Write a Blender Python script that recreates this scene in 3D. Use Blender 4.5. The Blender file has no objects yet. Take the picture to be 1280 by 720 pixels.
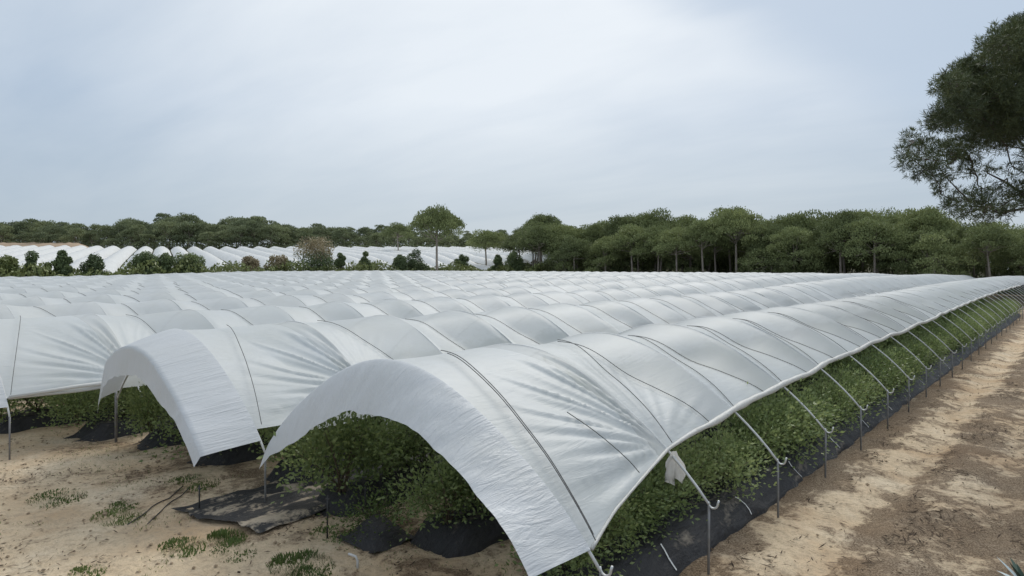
import bpy, math, random
import numpy as np
from mathutils import Vector, noise

random.seed(7)
RNG = np.random.default_rng(7)
sc = bpy.context.scene
COL = sc.collection
PI = math.pi

# ------------------------------------------------------------------ layout
TH = math.radians(40.7)             # the camera looks this far left of the tunnels' direction (+Y)
ST, CT = math.sin(TH), math.cos(TH)
FPX, HOR, CAMH = 840.0, 333.0, 4.0
PITCH, X_LEG, BAY, Y_START, Y_END = 6.615, -3.79, 2.57, 5.8, 114.0
N_TUN = 16


def smooth(a, b, x):
    t = min(1.0, max(0.0, (x - a) / (b - a)))
    return t * t * (3 - 2 * t)


def ground(x, y):
    z_ax = -x * ST + y * CT           # distance along the view direction
    d = -x
    h = 0.0
    if z_ax > 112:
        out = smooth(0, 42, max(-x - 111, min(y - 116, (-x - 84) * 0.8)))
        t = min(z_ax, 330) - 112
        h += (0.062 * t * smooth(0, 45, t) + max(0, z_ax - 330) * 0.01) * out
    k = min(1.0, max(0.15, 0.25 + (d - 4) / 12 * 0.75))
    h += k * (0.5 * smooth(28, 60, y) - 0.45 * smooth(85, 112, y))
    h += 0.05 * noise.noise(Vector((x * 0.12, y * 0.12, 3.1))) * smooth(0, 12, abs(x) + abs(y))
    return h


def at(px, Z):
    """ground position at viewing distance Z in the direction of column px"""
    X = (px - 640) / FPX * Z
    return (X * CT - Z * ST, X * ST + Z * CT)


def height_at(py, Z):
    return CAMH - (py - HOR) / FPX * Z


# ------------------------------------------------------------------ materials
def new_mat(name):
    m = bpy.data.materials.new(name)
    m.use_nodes = True
    nt = m.node_tree
    nt.nodes.clear()
    out = nt.nodes.new('ShaderNodeOutputMaterial')
    return m, nt, out


class NB:
    def __init__(s, nt):
        s.nt = nt

    def n(s, kind, **kw):
        nd = s.nt.nodes.new(kind)
        for k, v in kw.items():
            if k in nd.bl_rna.properties and k not in nd.inputs:
                setattr(nd, k, v)
            else:
                s.put(nd.inputs[k], v)
        return nd

    def put(s, sock, v):
        if isinstance(v, bpy.types.NodeSocket):
            s.nt.links.new(v, sock)
        elif isinstance(v, bpy.types.Node):
            s.nt.links.new(v.outputs[0], sock)
        else:
            if hasattr(sock.default_value, '__len__') and hasattr(v, '__len__') and len(v) == 3 and len(sock.default_value) == 4:
                v = (*v, 1)
            sock.default_value = v

    def math(s, op, a, b=0.0, clamp=False):
        nd = s.nt.nodes.new('ShaderNodeMath')
        nd.operation = op
        nd.use_clamp = clamp
        s.put(nd.inputs[0], a)
        s.put(nd.inputs[1], b)
        return nd.outputs[0]

    def mix(s, f, a, b, blend='MIX'):
        nd = s.nt.nodes.new('ShaderNodeMix')
        nd.data_type = 'RGBA'
        nd.blend_type = blend
        s.put(nd.inputs[0], f)
        s.put(nd.inputs[6], a)
        s.put(nd.inputs[7], b)
        return nd.outputs[2]

    def noise(s, vec, scale, detail=4, rough=0.55, dist=0.0):
        nd = s.nt.nodes.new('ShaderNodeTexNoise')
        if vec is not None:
            s.put(nd.inputs['Vector'], vec)
        nd.inputs['Scale'].default_value = scale
        nd.inputs['Detail'].default_value = detail
        nd.inputs['Roughness'].default_value = rough
        nd.inputs['Distortion'].default_value = dist
        return nd.outputs['Fac']

    def ramp(s, f, stops, interp='LINEAR'):
        nd = s.nt.nodes.new('ShaderNodeValToRGB')
        cr = nd.color_ramp
        cr.interpolation = interp
        while len(cr.elements) < len(stops):
            cr.elements.new(0.5)
        for e, (p, c) in zip(cr.elements, stops):
            e.position = p
            e.color = (c, c, c, 1) if not hasattr(c, '__len__') else (*c, 1)
        s.put(nd.inputs[0], f)
        return nd.outputs[0]

    def maprange(s, v, a, b, c=0.0, d=1.0):
        nd = s.nt.nodes.new('ShaderNodeMapRange')
        s.put(nd.inputs[0], v)
        for i, q in enumerate((a, b, c, d)):
            nd.inputs[i + 1].default_value = q
        return nd.outputs[0]

    def mapping(s, vec, scale=(1, 1, 1), rot=(0, 0, 0)):
        nd = s.nt.nodes.new('ShaderNodeMapping')
        s.put(nd.inputs['Vector'], vec)
        nd.inputs['Scale'].default_value = scale
        nd.inputs['Rotation'].default_value = rot
        return nd.outputs[0]


def pbr(b, out, color, rough=0.7, bump=None, dist=0.02, strength=0.5, metallic=0.0, spec=0.5):
    p = b.n('ShaderNodeBsdfPrincipled')
    b.put(p.inputs['Base Color'], color)
    b.put(p.inputs['Roughness'], rough)
    b.put(p.inputs['Metallic'], metallic)
    p.inputs['Specular IOR Level'].default_value = spec
    if bump is not None:
        bp = b.n('ShaderNodeBump')
        b.put(bp.inputs['Height'], bump)
        bp.inputs['Distance'].default_value = dist
        bp.inputs['Strength'].default_value = strength
        b.put(p.inputs['Normal'], bp.outputs[0])
    b.nt.links.new(p.outputs[0], out.inputs[0])
    return p


def mat_film(name, angle=0.0, tint=(0.66, 0.69, 0.70), clear=0.07, bump_d=0.02, transl=0.32):
    m, nt, out = new_mat(name)
    b = NB(nt)
    uv = b.n('ShaderNodeTexCoord').outputs['UV']
    obj = b.n('ShaderNodeObjectInfo').outputs['Random']
    # creases run along the tunnel: fine across the arch, long along it
    w1 = b.noise(b.mapping(uv, (9, 1.1, 1), (0, 0, angle)), 1.0, 5, 0.6, 0.6)
    w2 = b.noise(b.mapping(uv, (2.6, 0.8, 1), (0, 0, angle + 0.5)), 1.0, 4, 0.6, 0.8)
    w3 = b.noise(b.mapping(uv, (26, 3.0, 1), (0, 0, angle - 0.15)), 1.0, 3, 0.6, 0.4)
    ridge = b.math('SUBTRACT', 1.0, b.math('ABSOLUTE', b.math('SUBTRACT', b.math('MULTIPLY', w1, 2.0), 1.0)))
    h = b.math('ADD', b.math('MULTIPLY', ridge, 0.7), b.math('ADD', b.math('MULTIPLY', w2, 0.8), b.math('MULTIPLY', w3, 0.10)))
    dust = b.noise(uv, 0.7, 6, 0.65)
    col = b.mix(b.ramp(dust, [(0.35, 0.0), (0.75, 1.0)]), tint, (tint[0] * 0.93, tint[1] * 0.925, tint[2] * 0.89))
    spots = b.ramp(b.noise(uv, 6.0, 3, 0.5), [(0.70, 0.0), (0.80, 0.35)])
    col = b.mix(spots, col, (0.55, 0.53, 0.47))
    p = b.n('ShaderNodeBsdfPrincipled')
    b.put(p.inputs['Base Color'], col)
    p.inputs['Roughness'].default_value = 0.44
    p.inputs['Specular IOR Level'].default_value = 0.22
    bp = b.n('ShaderNodeBump')
    b.put(bp.inputs['Height'], h)
    bp.inputs['Distance'].default_value = bump_d
    taut = b.n('ShaderNodeAttribute', attribute_name='tone').outputs['Fac']
    b.put(bp.inputs['Strength'], b.maprange(taut, 0.0, 1.0, 0.6, 0.12))
    b.put(p.inputs['Normal'], bp.outputs[0])
    tr = b.n('ShaderNodeBsdfTranslucent')
    b.put(tr.inputs['Color'], col)
    b.put(tr.inputs['Normal'], bp.outputs[0])
    mx = b.n('ShaderNodeMixShader')
    mx.inputs[0].default_value = transl
    nt.links.new(p.outputs[0], mx.inputs[1])
    nt.links.new(tr.outputs[0], mx.inputs[2])
    tp = b.n('ShaderNodeBsdfTransparent')
    m2 = b.n('ShaderNodeMixShader')
    b.put(m2.inputs[0], b.maprange(taut, 0.0, 1.0, clear, clear + 0.19))
    nt.links.new(mx.outputs[0], m2.inputs[1])
    nt.links.new(tp.outputs[0], m2.inputs[2])
    nt.links.new(m2.outputs[0], out.inputs[0])
    return m


def mat_leaf(name, c1, c2, c3, scale=3.0, rough=0.5, transl=0.2, spec=0.35):
    """leaf colour varies from leaf to leaf (face attribute) and from plant to plant"""
    m, nt, out = new_mat(name)
    b = NB(nt)
    at_ = b.n('ShaderNodeAttribute', attribute_name='tone')
    rnd = b.n('ShaderNodeObjectInfo').outputs['Random']
    f = b.math('ADD', b.math('MULTIPLY', at_.outputs['Fac'], 0.62), b.math('MULTIPLY', rnd, 0.38))
    col = b.ramp(f, [(0.1, c1), (0.5, c2), (0.92, c3)])
    p = b.n('ShaderNodeBsdfPrincipled')
    b.put(p.inputs['Base Color'], col)
    p.inputs['Roughness'].default_value = rough
    p.inputs['Specular IOR Level'].default_value = spec
    tr = b.n('ShaderNodeBsdfTranslucent')
    b.put(tr.inputs['Color'], col)
    mx = b.n('ShaderNodeMixShader')
    mx.inputs[0].default_value = transl
    nt.links.new(p.outputs[0], mx.inputs[1])
    nt.links.new(tr.outputs[0], mx.inputs[2])
    nt.links.new(mx.outputs[0], out.inputs[0])
    return m


def mat_plain(name, c1, c2, scale=6.0, rough=0.7, metallic=0.0, stretch=(1, 1, 1), bump=0.3, dist=0.01, spec=0.5):
    m, nt, out = new_mat(name)
    b = NB(nt)
    oc = b.n('ShaderNodeTexCoord').outputs['Object']
    n1 = b.noise(b.mapping(oc, stretch), scale, 7, 0.65)
    col = b.mix(b.ramp(n1, [(0.3, 0.0), (0.7, 1.0)]), c1, c2)
    pbr(b, out, col, rough, n1, dist, bump, metallic, spec)
    return m


def mat_dusty(name='dusty_black_cloth', lo=0.66, hi=0.74, amt=0.85):
    """black cloth with sand blown over parts of it"""
    m, nt, out = new_mat(name)
    b = NB(nt)
    oc = b.n('ShaderNodeTexCoord').outputs['Object']
    n1 = b.noise(b.mapping(oc, (1.6, 0.55, 1), (0, 0, 0.3)), 2.0, 9, 0.65, 0.4)
    n2 = b.noise(oc, 14, 6, 0.65)
    col = b.mix(n2, (0.012, 0.012, 0.014), (0.05, 0.048, 0.047))
    col = b.mix(b.ramp(b.math('ADD', n1, b.math('MULTIPLY', n2, 0.25)), [(lo, 0.0), (hi, amt)]), col, (0.42, 0.35, 0.26))
    pbr(b, out, col, 0.55, n1, 0.15, 0.9, 0.0, 0.3)
    return m


M = {}
M['film'] = mat_film('greenhouse_film')
M['film_end_shaded'] = mat_film('greenhouse_film_end_shaded', angle=0.5, tint=(0.61, 0.63, 0.65), clear=0.02, bump_d=0.055, transl=0.22)  # same film, darker tint: the end flap's shade is put into the colour
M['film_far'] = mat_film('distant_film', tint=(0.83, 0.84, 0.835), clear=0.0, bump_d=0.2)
M['film_roll'] = mat_film('rolled_film', tint=(0.74, 0.735, 0.71), clear=0.0, bump_d=0.03)
M['steel'] = mat_plain('galvanised_steel', (0.26, 0.265, 0.27), (0.17, 0.155, 0.14), 9, 0.6, 0.4)
M['strut'] = mat_plain('bright_galvanised_steel', (0.66, 0.67, 0.66), (0.52, 0.52, 0.50), 9, 0.45, 0.3)
M['hoop'] = mat_plain('dull_pale_hoop_pipe', (0.60, 0.61, 0.60), (0.50, 0.50, 0.48), 9, 0.75, 0.0, spec=0.2)
M['rope'] = mat_plain('dark_rope', (0.075, 0.077, 0.075), (0.15, 0.148, 0.14), 30, 0.9)
M['cover'] = mat_plain('black_ground_cover', (0.016, 0.016, 0.018), (0.050, 0.047, 0.045), 2.6, 0.7, 0.0, (1.4, 0.7, 2), 1.0, 0.08, 0.2)
M['dusty_cover'] = mat_dusty()
M['cover'] = mat_dusty('black_mulch_film', 0.70, 0.86, 0.5)
M['strap'] = mat_plain('white_strap', (0.7, 0.7, 0.68), (0.55, 0.55, 0.5), 20, 0.6)
M['bush'] = mat_leaf('bush_leaf', (0.13, 0.18, 0.065), (0.235, 0.30, 0.115), (0.38, 0.43, 0.19), transl=0.4, spec=0.45)
M['stem'] = mat_plain('bush_stem', (0.10, 0.075, 0.05), (0.16, 0.12, 0.085), 14, 0.85)
M['pine'] = mat_leaf('pine_needle', (0.10, 0.123, 0.052), (0.19, 0.222, 0.092), (0.31, 0.34, 0.14), rough=0.65, transl=0.2)
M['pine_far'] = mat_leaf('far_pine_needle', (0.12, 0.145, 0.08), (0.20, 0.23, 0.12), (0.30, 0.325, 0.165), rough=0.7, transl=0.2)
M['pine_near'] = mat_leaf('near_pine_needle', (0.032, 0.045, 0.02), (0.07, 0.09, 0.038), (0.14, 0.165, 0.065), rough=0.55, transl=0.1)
M['bark'] = mat_plain('pine_bark', (0.22, 0.18, 0.145), (0.38, 0.33, 0.28), 5, 0.9, 0.0, (1, 1, 0.3), 0.8, 0.05)
M['bark_dark'] = mat_plain('dark_pine_bark', (0.055, 0.042, 0.034), (0.12, 0.095, 0.08), 5, 0.9, 0.0, (1, 1, 0.3), 0.8, 0.05)
M['hedge'] = mat_leaf('hedge_leaf', (0.07, 0.098, 0.045), (0.13, 0.17, 0.075), (0.22, 0.26, 0.11), transl=0.2)
M['hedge_yellow'] = mat_leaf('yellow_green_leaf', (0.08, 0.105, 0.035), (0.15, 0.18, 0.06), (0.24, 0.26, 0.10), transl=0.15)
M['dry'] = mat_leaf('dry_blossom', (0.22, 0.18, 0.10), (0.34, 0.28, 0.17), (0.45, 0.38, 0.25), transl=0.15)
M['grass'] = mat_leaf('grass_blade', (0.06, 0.095, 0.025), (0.115, 0.165, 0.045), (0.24, 0.25, 0.10), transl=0.25)
M['agave'] = mat_leaf('agave_leaf', (0.03, 0.055, 0.035), (0.05, 0.085, 0.06), (0.09, 0.13, 0.10), transl=0.05)
M['agave_pale'] = mat_leaf('pale_agave_leaf', (0.36, 0.42, 0.43), (0.48, 0.55, 0.55), (0.62, 0.68, 0.68), transl=0.05)
M['litter'] = mat_leaf('dry_litter', (0.035, 0.024, 0.017), (0.085, 0.06, 0.042), (0.17, 0.13, 0.09), transl=0.0, rough=0.9, spec=0.1)
M['clod'] = mat_plain('sand_clod', (0.33, 0.25, 0.16), (0.20, 0.145, 0.09), 9, 0.95)
M['tube'] = mat_plain('black_polythene_tube', (0.02, 0.02, 0.02), (0.04, 0.038, 0.035), 12, 0.5)
M['white_pipe'] = mat_plain('white_plastic_pipe', (0.6, 0.6, 0.58), (0.45, 0.44, 0.42), 12, 0.5)


def mat_ground():
    m, nt, out = new_mat('sandy_soil')
    b = NB(nt)
    pos = b.n('ShaderNodeNewGeometry').outputs['Position']
    sep = b.n('ShaderNodeSeparateXYZ', Vector=pos)
    x, y = sep.outputs[0], sep.outputs[1]
    nb = b.noise(pos, 0.32, 5, 0.6)
    # twigs, needles and tyre smears lie along the tracks
    n2 = b.noise(b.mapping(pos, (1, 0.8, 1)), 2.8, 10, 0.7, 0.6)
    n3 = b.noise(pos, 9.0, 8, 0.7)
    n4 = b.noise(pos, 45.0, 4, 0.6)
    wob = b.math('MULTIPLY', b.math('SUBTRACT', b.noise(b.mapping(pos, (1, 0.45, 1)), 1.0, 8, 0.65), 0.5), 1.7)
    xw = b.math('ADD', x, wob)
    # how much dark litter lies across the dirt track (x from -7 to 3)
    # the track swings left towards the camera
    xw = b.math('ADD', xw, b.maprange(y, 16.0, 7.0, 0.0, 0.75))
    fx = b.maprange(xw, -7.0, 3.0)
    # share of the soil covered by litter
    lit = b.ramp(fx, [(0.0, 0.11), (0.26, 0.18), (0.315, 0.66), (0.36, 0.56), (0.41, 0.30), (0.445, 0.28), (0.48, 0.74),
                      (0.515, 0.76), (0.55, 0.56), (0.59, 0.58), (0.65, 0.84), (1.0, 0.9)])
    under = b.math('MULTIPLY', b.maprange(b.math('ADD', y, wob), 4.2, 6.2), b.maprange(xw, -3.3, -3.9))
    lit2 = b.math('ADD', lit, b.math('MULTIPLY', under, 0.34))
    # patches of bare and littered soil a metre or so across, torn along the edges
    patch = b.noise(b.mapping(pos, (0.85, 1.1, 1), (0, 0, 0.6)), 0.75, 9, 0.62, 0.4)
    P = b.ramp(patch, [(0.43, 0.0), (0.57, 1.0)])
    Q = b.ramp(n2, [(0.41, 0.0), (0.59, 1.0)])
    T = b.ramp(n3, [(0.41, 0.0), (0.59, 1.0)])
    amount = b.math('ADD', b.math('ADD', b.math('MULTIPLY', P, 0.40), b.math('MULTIPLY', T, 0.24)), b.math('MULTIPLY', Q, 0.36))
    mask = b.maprange(b.math('ADD', amount, lit2), 0.84, 1.16)
    lite = b.ramp(n4, [(0.35, 1.0), (0.6, 0.6)])
    sand = b.mix(b.ramp(nb, [(0.35, 0.0), (0.68, 1.0)]), (0.72, 0.585, 0.41), (0.60, 0.465, 0.305))
    sand = b.mix(b.ramp(b.noise(pos, 0.8, 6, 0.6), [(0.50, 0.0), (0.72, 0.6)]), sand, (0.70, 0.61, 0.47))
    rust = b.ramp(b.noise(b.mapping(pos, (1, 1, 1), (0, 0, 1)), 0.55, 4, 0.6), [(0.46, 0.0), (0.66, 0.75)])
    sand = b.mix(rust, sand, (0.50, 0.34, 0.20))
    sand = b.mix(b.ramp(n3, [(0.36, 0.7), (0.52, 0.0)]), sand, (0.40, 0.31, 0.215))
    sand = b.mix(b.ramp(n4, [(0.32, 0.5), (0.48, 0.0)]), sand, (0.38, 0.295, 0.20))
    dark = b.mix(n4, (0.045, 0.030, 0.019), (0.18, 0.118, 0.074))
    mask = b.math('MULTIPLY', mask, lite)
    col = b.mix(mask, sand, dark)
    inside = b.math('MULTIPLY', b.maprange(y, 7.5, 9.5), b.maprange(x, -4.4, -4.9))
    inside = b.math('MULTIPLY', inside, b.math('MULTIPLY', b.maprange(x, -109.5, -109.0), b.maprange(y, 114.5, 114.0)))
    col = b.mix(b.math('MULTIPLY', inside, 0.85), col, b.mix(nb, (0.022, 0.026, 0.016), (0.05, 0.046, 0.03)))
    # moss and weeds beyond the fields, needle litter under the wood
    far_l = b.maprange(x, -109.5, -112.5)
    far_b = b.maprange(y, 114.5, 117.0)
    veg = b.math('MAXIMUM', far_l, far_b)
    vcol = b.mix(b.ramp(nb, [(0.35, 0.0), (0.65, 1.0)]), (0.05, 0.062, 0.025), (0.10, 0.088, 0.05))
    col = b.mix(veg, col, vcol)
    wood = b.math('MULTIPLY', b.maprange(y, 117.0, 121.0), b.maprange(x, -104.0, -94.0))
    col = b.mix(wood, col, b.mix(nb, (0.035, 0.032, 0.02), (0.085, 0.075, 0.04)))
    # sub-soil showing on the scraped bank above the far field
    h = b.math('ADD', b.math('ADD', b.math('MULTIPLY', n2, 0.6), b.math('MULTIPLY', n3, 0.45)), b.math('MULTIPLY', n4, 0.12))
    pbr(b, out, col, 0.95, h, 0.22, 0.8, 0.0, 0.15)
    return m


M['ground'] = mat_ground()
M['clay'] = mat_plain('orange_clay', (0.38, 0.28, 0.19), (0.26, 0.19, 0.125), 0.12, 0.95, 0.0, (1, 1, 2), 0.6, 0.4)

# ------------------------------------------------------------------ mesh helpers


def mesh(name, verts, faces, mat, parent=None, smooth_=True, uvs=None, tone=None):
    me = bpy.data.meshes.new(name)
    verts = np.asarray(verts, dtype=np.float32)
    if isinstance(faces, np.ndarray):
        k = faces.shape[1]
        me.vertices.add(len(verts))
        me.vertices.foreach_set('co', verts.ravel())
        me.loops.add(faces.size)
        me.loops.foreach_set('vertex_index', faces.astype(np.int32).ravel())
        me.polygons.add(len(faces))
        me.polygons.foreach_set('loop_start', np.arange(0, faces.size, k, dtype=np.int32))
        me.update(calc_edges=True)
    else:
        me.from_pydata(verts.tolist(), [], faces)
    if smooth_:
        me.polygons.foreach_set('use_smooth', np.ones(len(me.polygons), dtype=bool))
    if uvs is not None:
        lay = me.uv_layers.new(name='UVMap')
        li = np.empty(len(me.loops), dtype=np.int32)
        me.loops.foreach_get('vertex_index', li)
        lay.data.foreach_set('uv', np.asarray(uvs, dtype=np.float32)[li].ravel())
    if tone is not None:
        a = me.attributes.new('tone', 'FLOAT', 'FACE')
        a.data.foreach_set('value', np.asarray(tone, dtype=np.float32))
    me.materials.append(mat)
    me.validate()
    o = bpy.data.objects.new(name, me)
    COL.objects.link(o)
    if parent is not None:
        o.parent = parent
    return o


def tag(o, label, cat, group=None):
    o['label'] = label
    o['category'] = cat
    if group:
        o['group'] = group
    return o


def kind(o, k):
    o['kind'] = k
    return o


def empty(name, loc, rz=0.0):
    o = bpy.data.objects.new(name, None)
    o.empty_display_size = 0.2
    COL.objects.link(o)
    o.location = loc
    o.rotation_euler = (0, 0, rz)
    return o


def copy_tree(o, parent=None):
    c = o.copy()
    COL.objects.link(c)
    if parent is not None:
        c.parent = parent
    for ch in o.children:
        copy_tree(ch, c)
    return c


def grid_faces(nr, ncol):
    i = np.arange(nr - 1)[:, None] * ncol + np.arange(ncol - 1)[None, :]
    i = i.ravel()
    return np.stack([i, i + 1, i + ncol + 1, i + ncol], 1)


def tube(pts, radii, n=6, caps=True):
    pts = [Vector(p) for p in pts]
    if not hasattr(radii, '__len__'):
        radii = [radii] * len(pts)
    V, F = [], []
    up = None
    for i, p in enumerate(pts):
        t = (pts[min(i + 1, len(pts) - 1)] - pts[max(i - 1, 0)])
        if t.length < 1e-9:
            t = Vector((0, 0, 1))
        t.normalize()
        if up is None:
            a = Vector((0, 0, 1)) if abs(t.z) < 0.9 else Vector((1, 0, 0))
            up = t.cross(a).normalized()
        else:
            up = (up - t * up.dot(t))
            up = up.normalized() if up.length > 1e-6 else t.orthogonal().normalized()
        w = t.cross(up)
        for k in range(n):
            a = 2 * PI * k / n
            V.append(p + (up * math.cos(a) + w * math.sin(a)) * radii[i])
    for i in range(len(pts) - 1):
        for k in range(n):
            k2 = (k + 1) % n
            F.append((i * n + k, i * n + k2, (i + 1) * n + k2, (i + 1) * n + k))
    if caps:
        F.append(tuple(range(n - 1, -1, -1)))
        F.append(tuple(range((len(pts) - 1) * n, len(pts) * n)))
    return [tuple(v) for v in V], F


class MB:
    def __init__(s):
        s.v, s.f = [], []

    def add(s, vf):
        v, f = vf
        o = len(s.v)
        s.v += v
        s.f += [tuple(i + o for i in q) for q in f]
        return s

    def build(s, name, mat, parent=None, smooth_=True):
        return mesh(name, s.v, s.f, mat, parent, smooth_)


def rand_dirs(n, rng=RNG):
    v = rng.normal(size=(n, 3))
    return v / np.linalg.norm(v, axis=1, keepdims=True)


def leaf_quads(cent, axis, length, width, rng=RNG):
    """diamond leaves: centres, long axes, sizes -> verts, faces"""
    n = len(cent)
    r = rand_dirs(n, rng)
    side = np.cross(axis, r)
    side /= np.linalg.norm(side, axis=1, keepdims=True) + 1e-9
    L = np.asarray(length).reshape(-1, 1) * np.ones((n, 1))
    W = np.asarray(width).reshape(-1, 1) * np.ones((n, 1))
    a = cent - axis * L * 0.5
    c = cent + axis * L * 0.5
    m = cent - axis * L * 0.05
    v = np.stack([a, m + side * W * 0.5, c, m - side * W * 0.5], 1).reshape(-1, 3)
    f = np.arange(4 * n).reshape(-1, 4)
    return v, f


# ------------------------------------------------------------------ ground
def lines(spec):
    out = []
    for a, b_, s in spec:
        out += list(np.arange(a, b_, s))
    out.append(spec[-1][1])
    return np.array(out)


gx = lines([(-900, -320, 40), (-320, -110, 7), (-110, -34, 2.5), (-34, -24, 0.8), (-24, 3, 0.16), (3, 20, 1.2), (20, 120, 8), (120, 500, 40)])
gy = lines([(-200, -20, 20), (-20, -1, 1.5), (-1, 24, 0.16), (24, 60, 0.6), (60, 130, 2.5), (130, 340, 8), (340, 1000, 40)])
GV = np.zeros((len(gy), len(gx), 3), dtype=np.float32)
for j, yy in enumerate(gy):
    for i, xx in enumerate(gx):
        z = ground(xx, yy)
        if -24 < xx < 6 and -1 < yy < 60:
            # wheel ruts along the track and clods on the headland
            rut = math.exp(-((xx + 2.75 + 0.12 * math.sin(yy * 0.3)) / 0.3) ** 2) + 0.7 * math.exp(-((xx + 1.25 + 0.12 * math.sin(yy * 0.3)) / 0.3) ** 2)
            z -= 0.10 * rut
            amp = 0.045 if xx < -3.5 else 0.045
            z += amp * noise.fractal(Vector((xx * 1.5, yy * 1.1, 0.3)), 0.9, 2.1, 4)
        GV[j, i] = (xx, yy, z)
g_ob = kind(mesh('ground', GV.reshape(-1, 3), grid_faces(len(gy), len(gx)), M['ground']), 'structure')

# orange clay bank above the far field
bv, nb_ = [], 60
for i in range(nb_):
    px = -60 + 190 * i / (nb_ - 1)
    for k, (Z, up) in enumerate(((268, -0.4), (270, 0.4), (277, 2.3), (281, 3.0), (292, 3.0), (297, -1.0))):
        X, Y = at(px, Z)
        fade = smooth(128, 95, px)
        n_ = noise.noise(Vector((px * 0.11, k * 1.7, 0))) * 0.6
        bv.append((X, Y, ground(X, Y) - 0.4 + (up + 0.2 + (n_ if 0 < k < 5 else 0)) * fade))
kind(mesh('clay_bank', bv, grid_faces(nb_, 6), M['clay']), 'structure')

# ------------------------------------------------------------------ tunnels
_t = np.array([[0, 2.74], [0.5, 2.68], [1.07, 2.49], [1.5, 2.31], [1.74, 2.18], [2.35, 1.78], [2.79, 1.42], [3.15, 1.08], [3.3, 0.9]])
_c = np.polyfit(_t[:, 0] ** 2, _t[:, 1], 3)
HALF = PITCH / 2
LEG_H = 0.9


def prof(u):
    return np.polyval(_c, u * u)


def prof_n(u):
    d = (prof(u + 0.01) - prof(u - 0.01)) / 0.02
    n = np.array([-d, 1.0])
    return n / np.linalg.norm(n)


def centre(i):
    return X_LEG - PITCH * i - HALF


def interp(tab, x):
    return float(np.interp(x, [a for a, _ in tab], [b_ for _, b_ in tab]))


EAVE = [(5.8, 3.16), (6.5, 3.0), (8.37, 2.70), (9.5, 2.62), (10.9, 2.55), (13.5, 2.48), (20, 2.36), (40, 2.12), (60, 2.05), (120, 2.1)]


def eave_u(i, y):
    if i == 0:
        return interp(EAVE, y) + 0.05 * noise.noise(Vector((y * 0.55, 9.3, 0))) * smooth(8, 12, y)
    return 3.0 + 0.05 * noise.noise(Vector((y * 0.5, i * 3.1, 0)))


KNOTS = {}


class Bays:
    """how the ropes press each bay of one tunnel's film"""

    def __init__(s, i, y0):
        r = random.Random(100 + i)
        s.y0 = y0
        s.n = int((Y_END - y0) / BAY)
        s.D = [0.27 * r.uniform(0.55, 1.4) for _ in range(s.n)]
        s.ap = [r.uniform(0.22, 0.44) for _ in range(s.n)]
        s.lo = [r.uniform(0.56, 0.80) for _ in range(s.n)]
        s.taut = [r.uniform(0.55, 1.25) for _ in range(s.n)]
        s.slack = [r.uniform(-0.15, 0.3) for _ in range(s.n)]

    def valley(s, k, u):
        t = min(1.0, abs(u) / 2.7)
        return s.ap[k] + (s.lo[k] - s.ap[k]) * t


def film_point(i, bays, k, t, half, u, off=0.010, nofan=False):
    """t in 0..1 inside the half bay (half 0: hoop to rope, 1: rope to next hoop)"""
    v = bays.valley(k, u)
    b = v * t if half == 0 else v + (1 - v) * t
    tt = t if half == 0 else 1 - t
    y = bays.y0 + (k + b) * BAY
    press = bays.D[k] * (0.55 * tt + 0.45 * math.sin(tt * PI / 2)) * (0.42 + 0.58 * smooth(0.3, 1.5, abs(u))) * (1.0 - 0.55 * smooth(1.9, 2.6, abs(u)))
    if i == 0 and u > 0.8:
        eu = eave_u(0, y)
        press *= 1 - 0.7 * smooth(eu - 1.5, eu - 0.05, u)
    if k == 0 and i in KNOTS:
        press *= 0.5
    n = prof_n(u)
    xc = centre(i)
    o = off - press + 0.02 * noise.noise(Vector((u * 1.3, y * 0.8, i * 5.0)))
    if k <= 1 and i in KNOTS and not nofan:
        o += fan(u, y, KNOTS[i][0], KNOTS[i][1], 0.075 if k == 0 else 0.02, 2.7)
    return Vector((xc + u + n[0] * o, y, float(prof(u)) + n[1] * o + ground(xc, y)))


def surf_point(i, bays, y, u, off, nofan=False):
    f = (y - bays.y0) / BAY
    k = min(bays.n - 1, max(0, int(math.floor(f))))
    b = f - k
    v = bays.valley(k, u)
    if b < v:
        return film_point(i, bays, k, max(0, b / v), 0, u, off, nofan)
    return film_point(i, bays, k, min(1, (b - v) / (1 - v)), 1, u, off, nofan)


def fan(u, y, u0, y0, amp, rmax):
    """sharp folds that run out from a knot"""
    du, dy = u - u0, (y - y0)
    r = math.hypot(du, dy)
    if r > rmax or r < 0.03:
        return 0.0
    a = math.atan2(du, dy)
    q = noise.noise(Vector((a * 6.0, 0.5, 1.7 + 0.25 * r))) + 0.45 * noise.noise(Vector((a * 12, 2.5, 0.2))) * smooth(0.4, 1.2, r)
    q = 1 - math.tanh(abs(q) * 3.2)
    return amp * q * smooth(0.03, 0.5, r) * (1 - smooth(rmax * 0.45, rmax, r))


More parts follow.
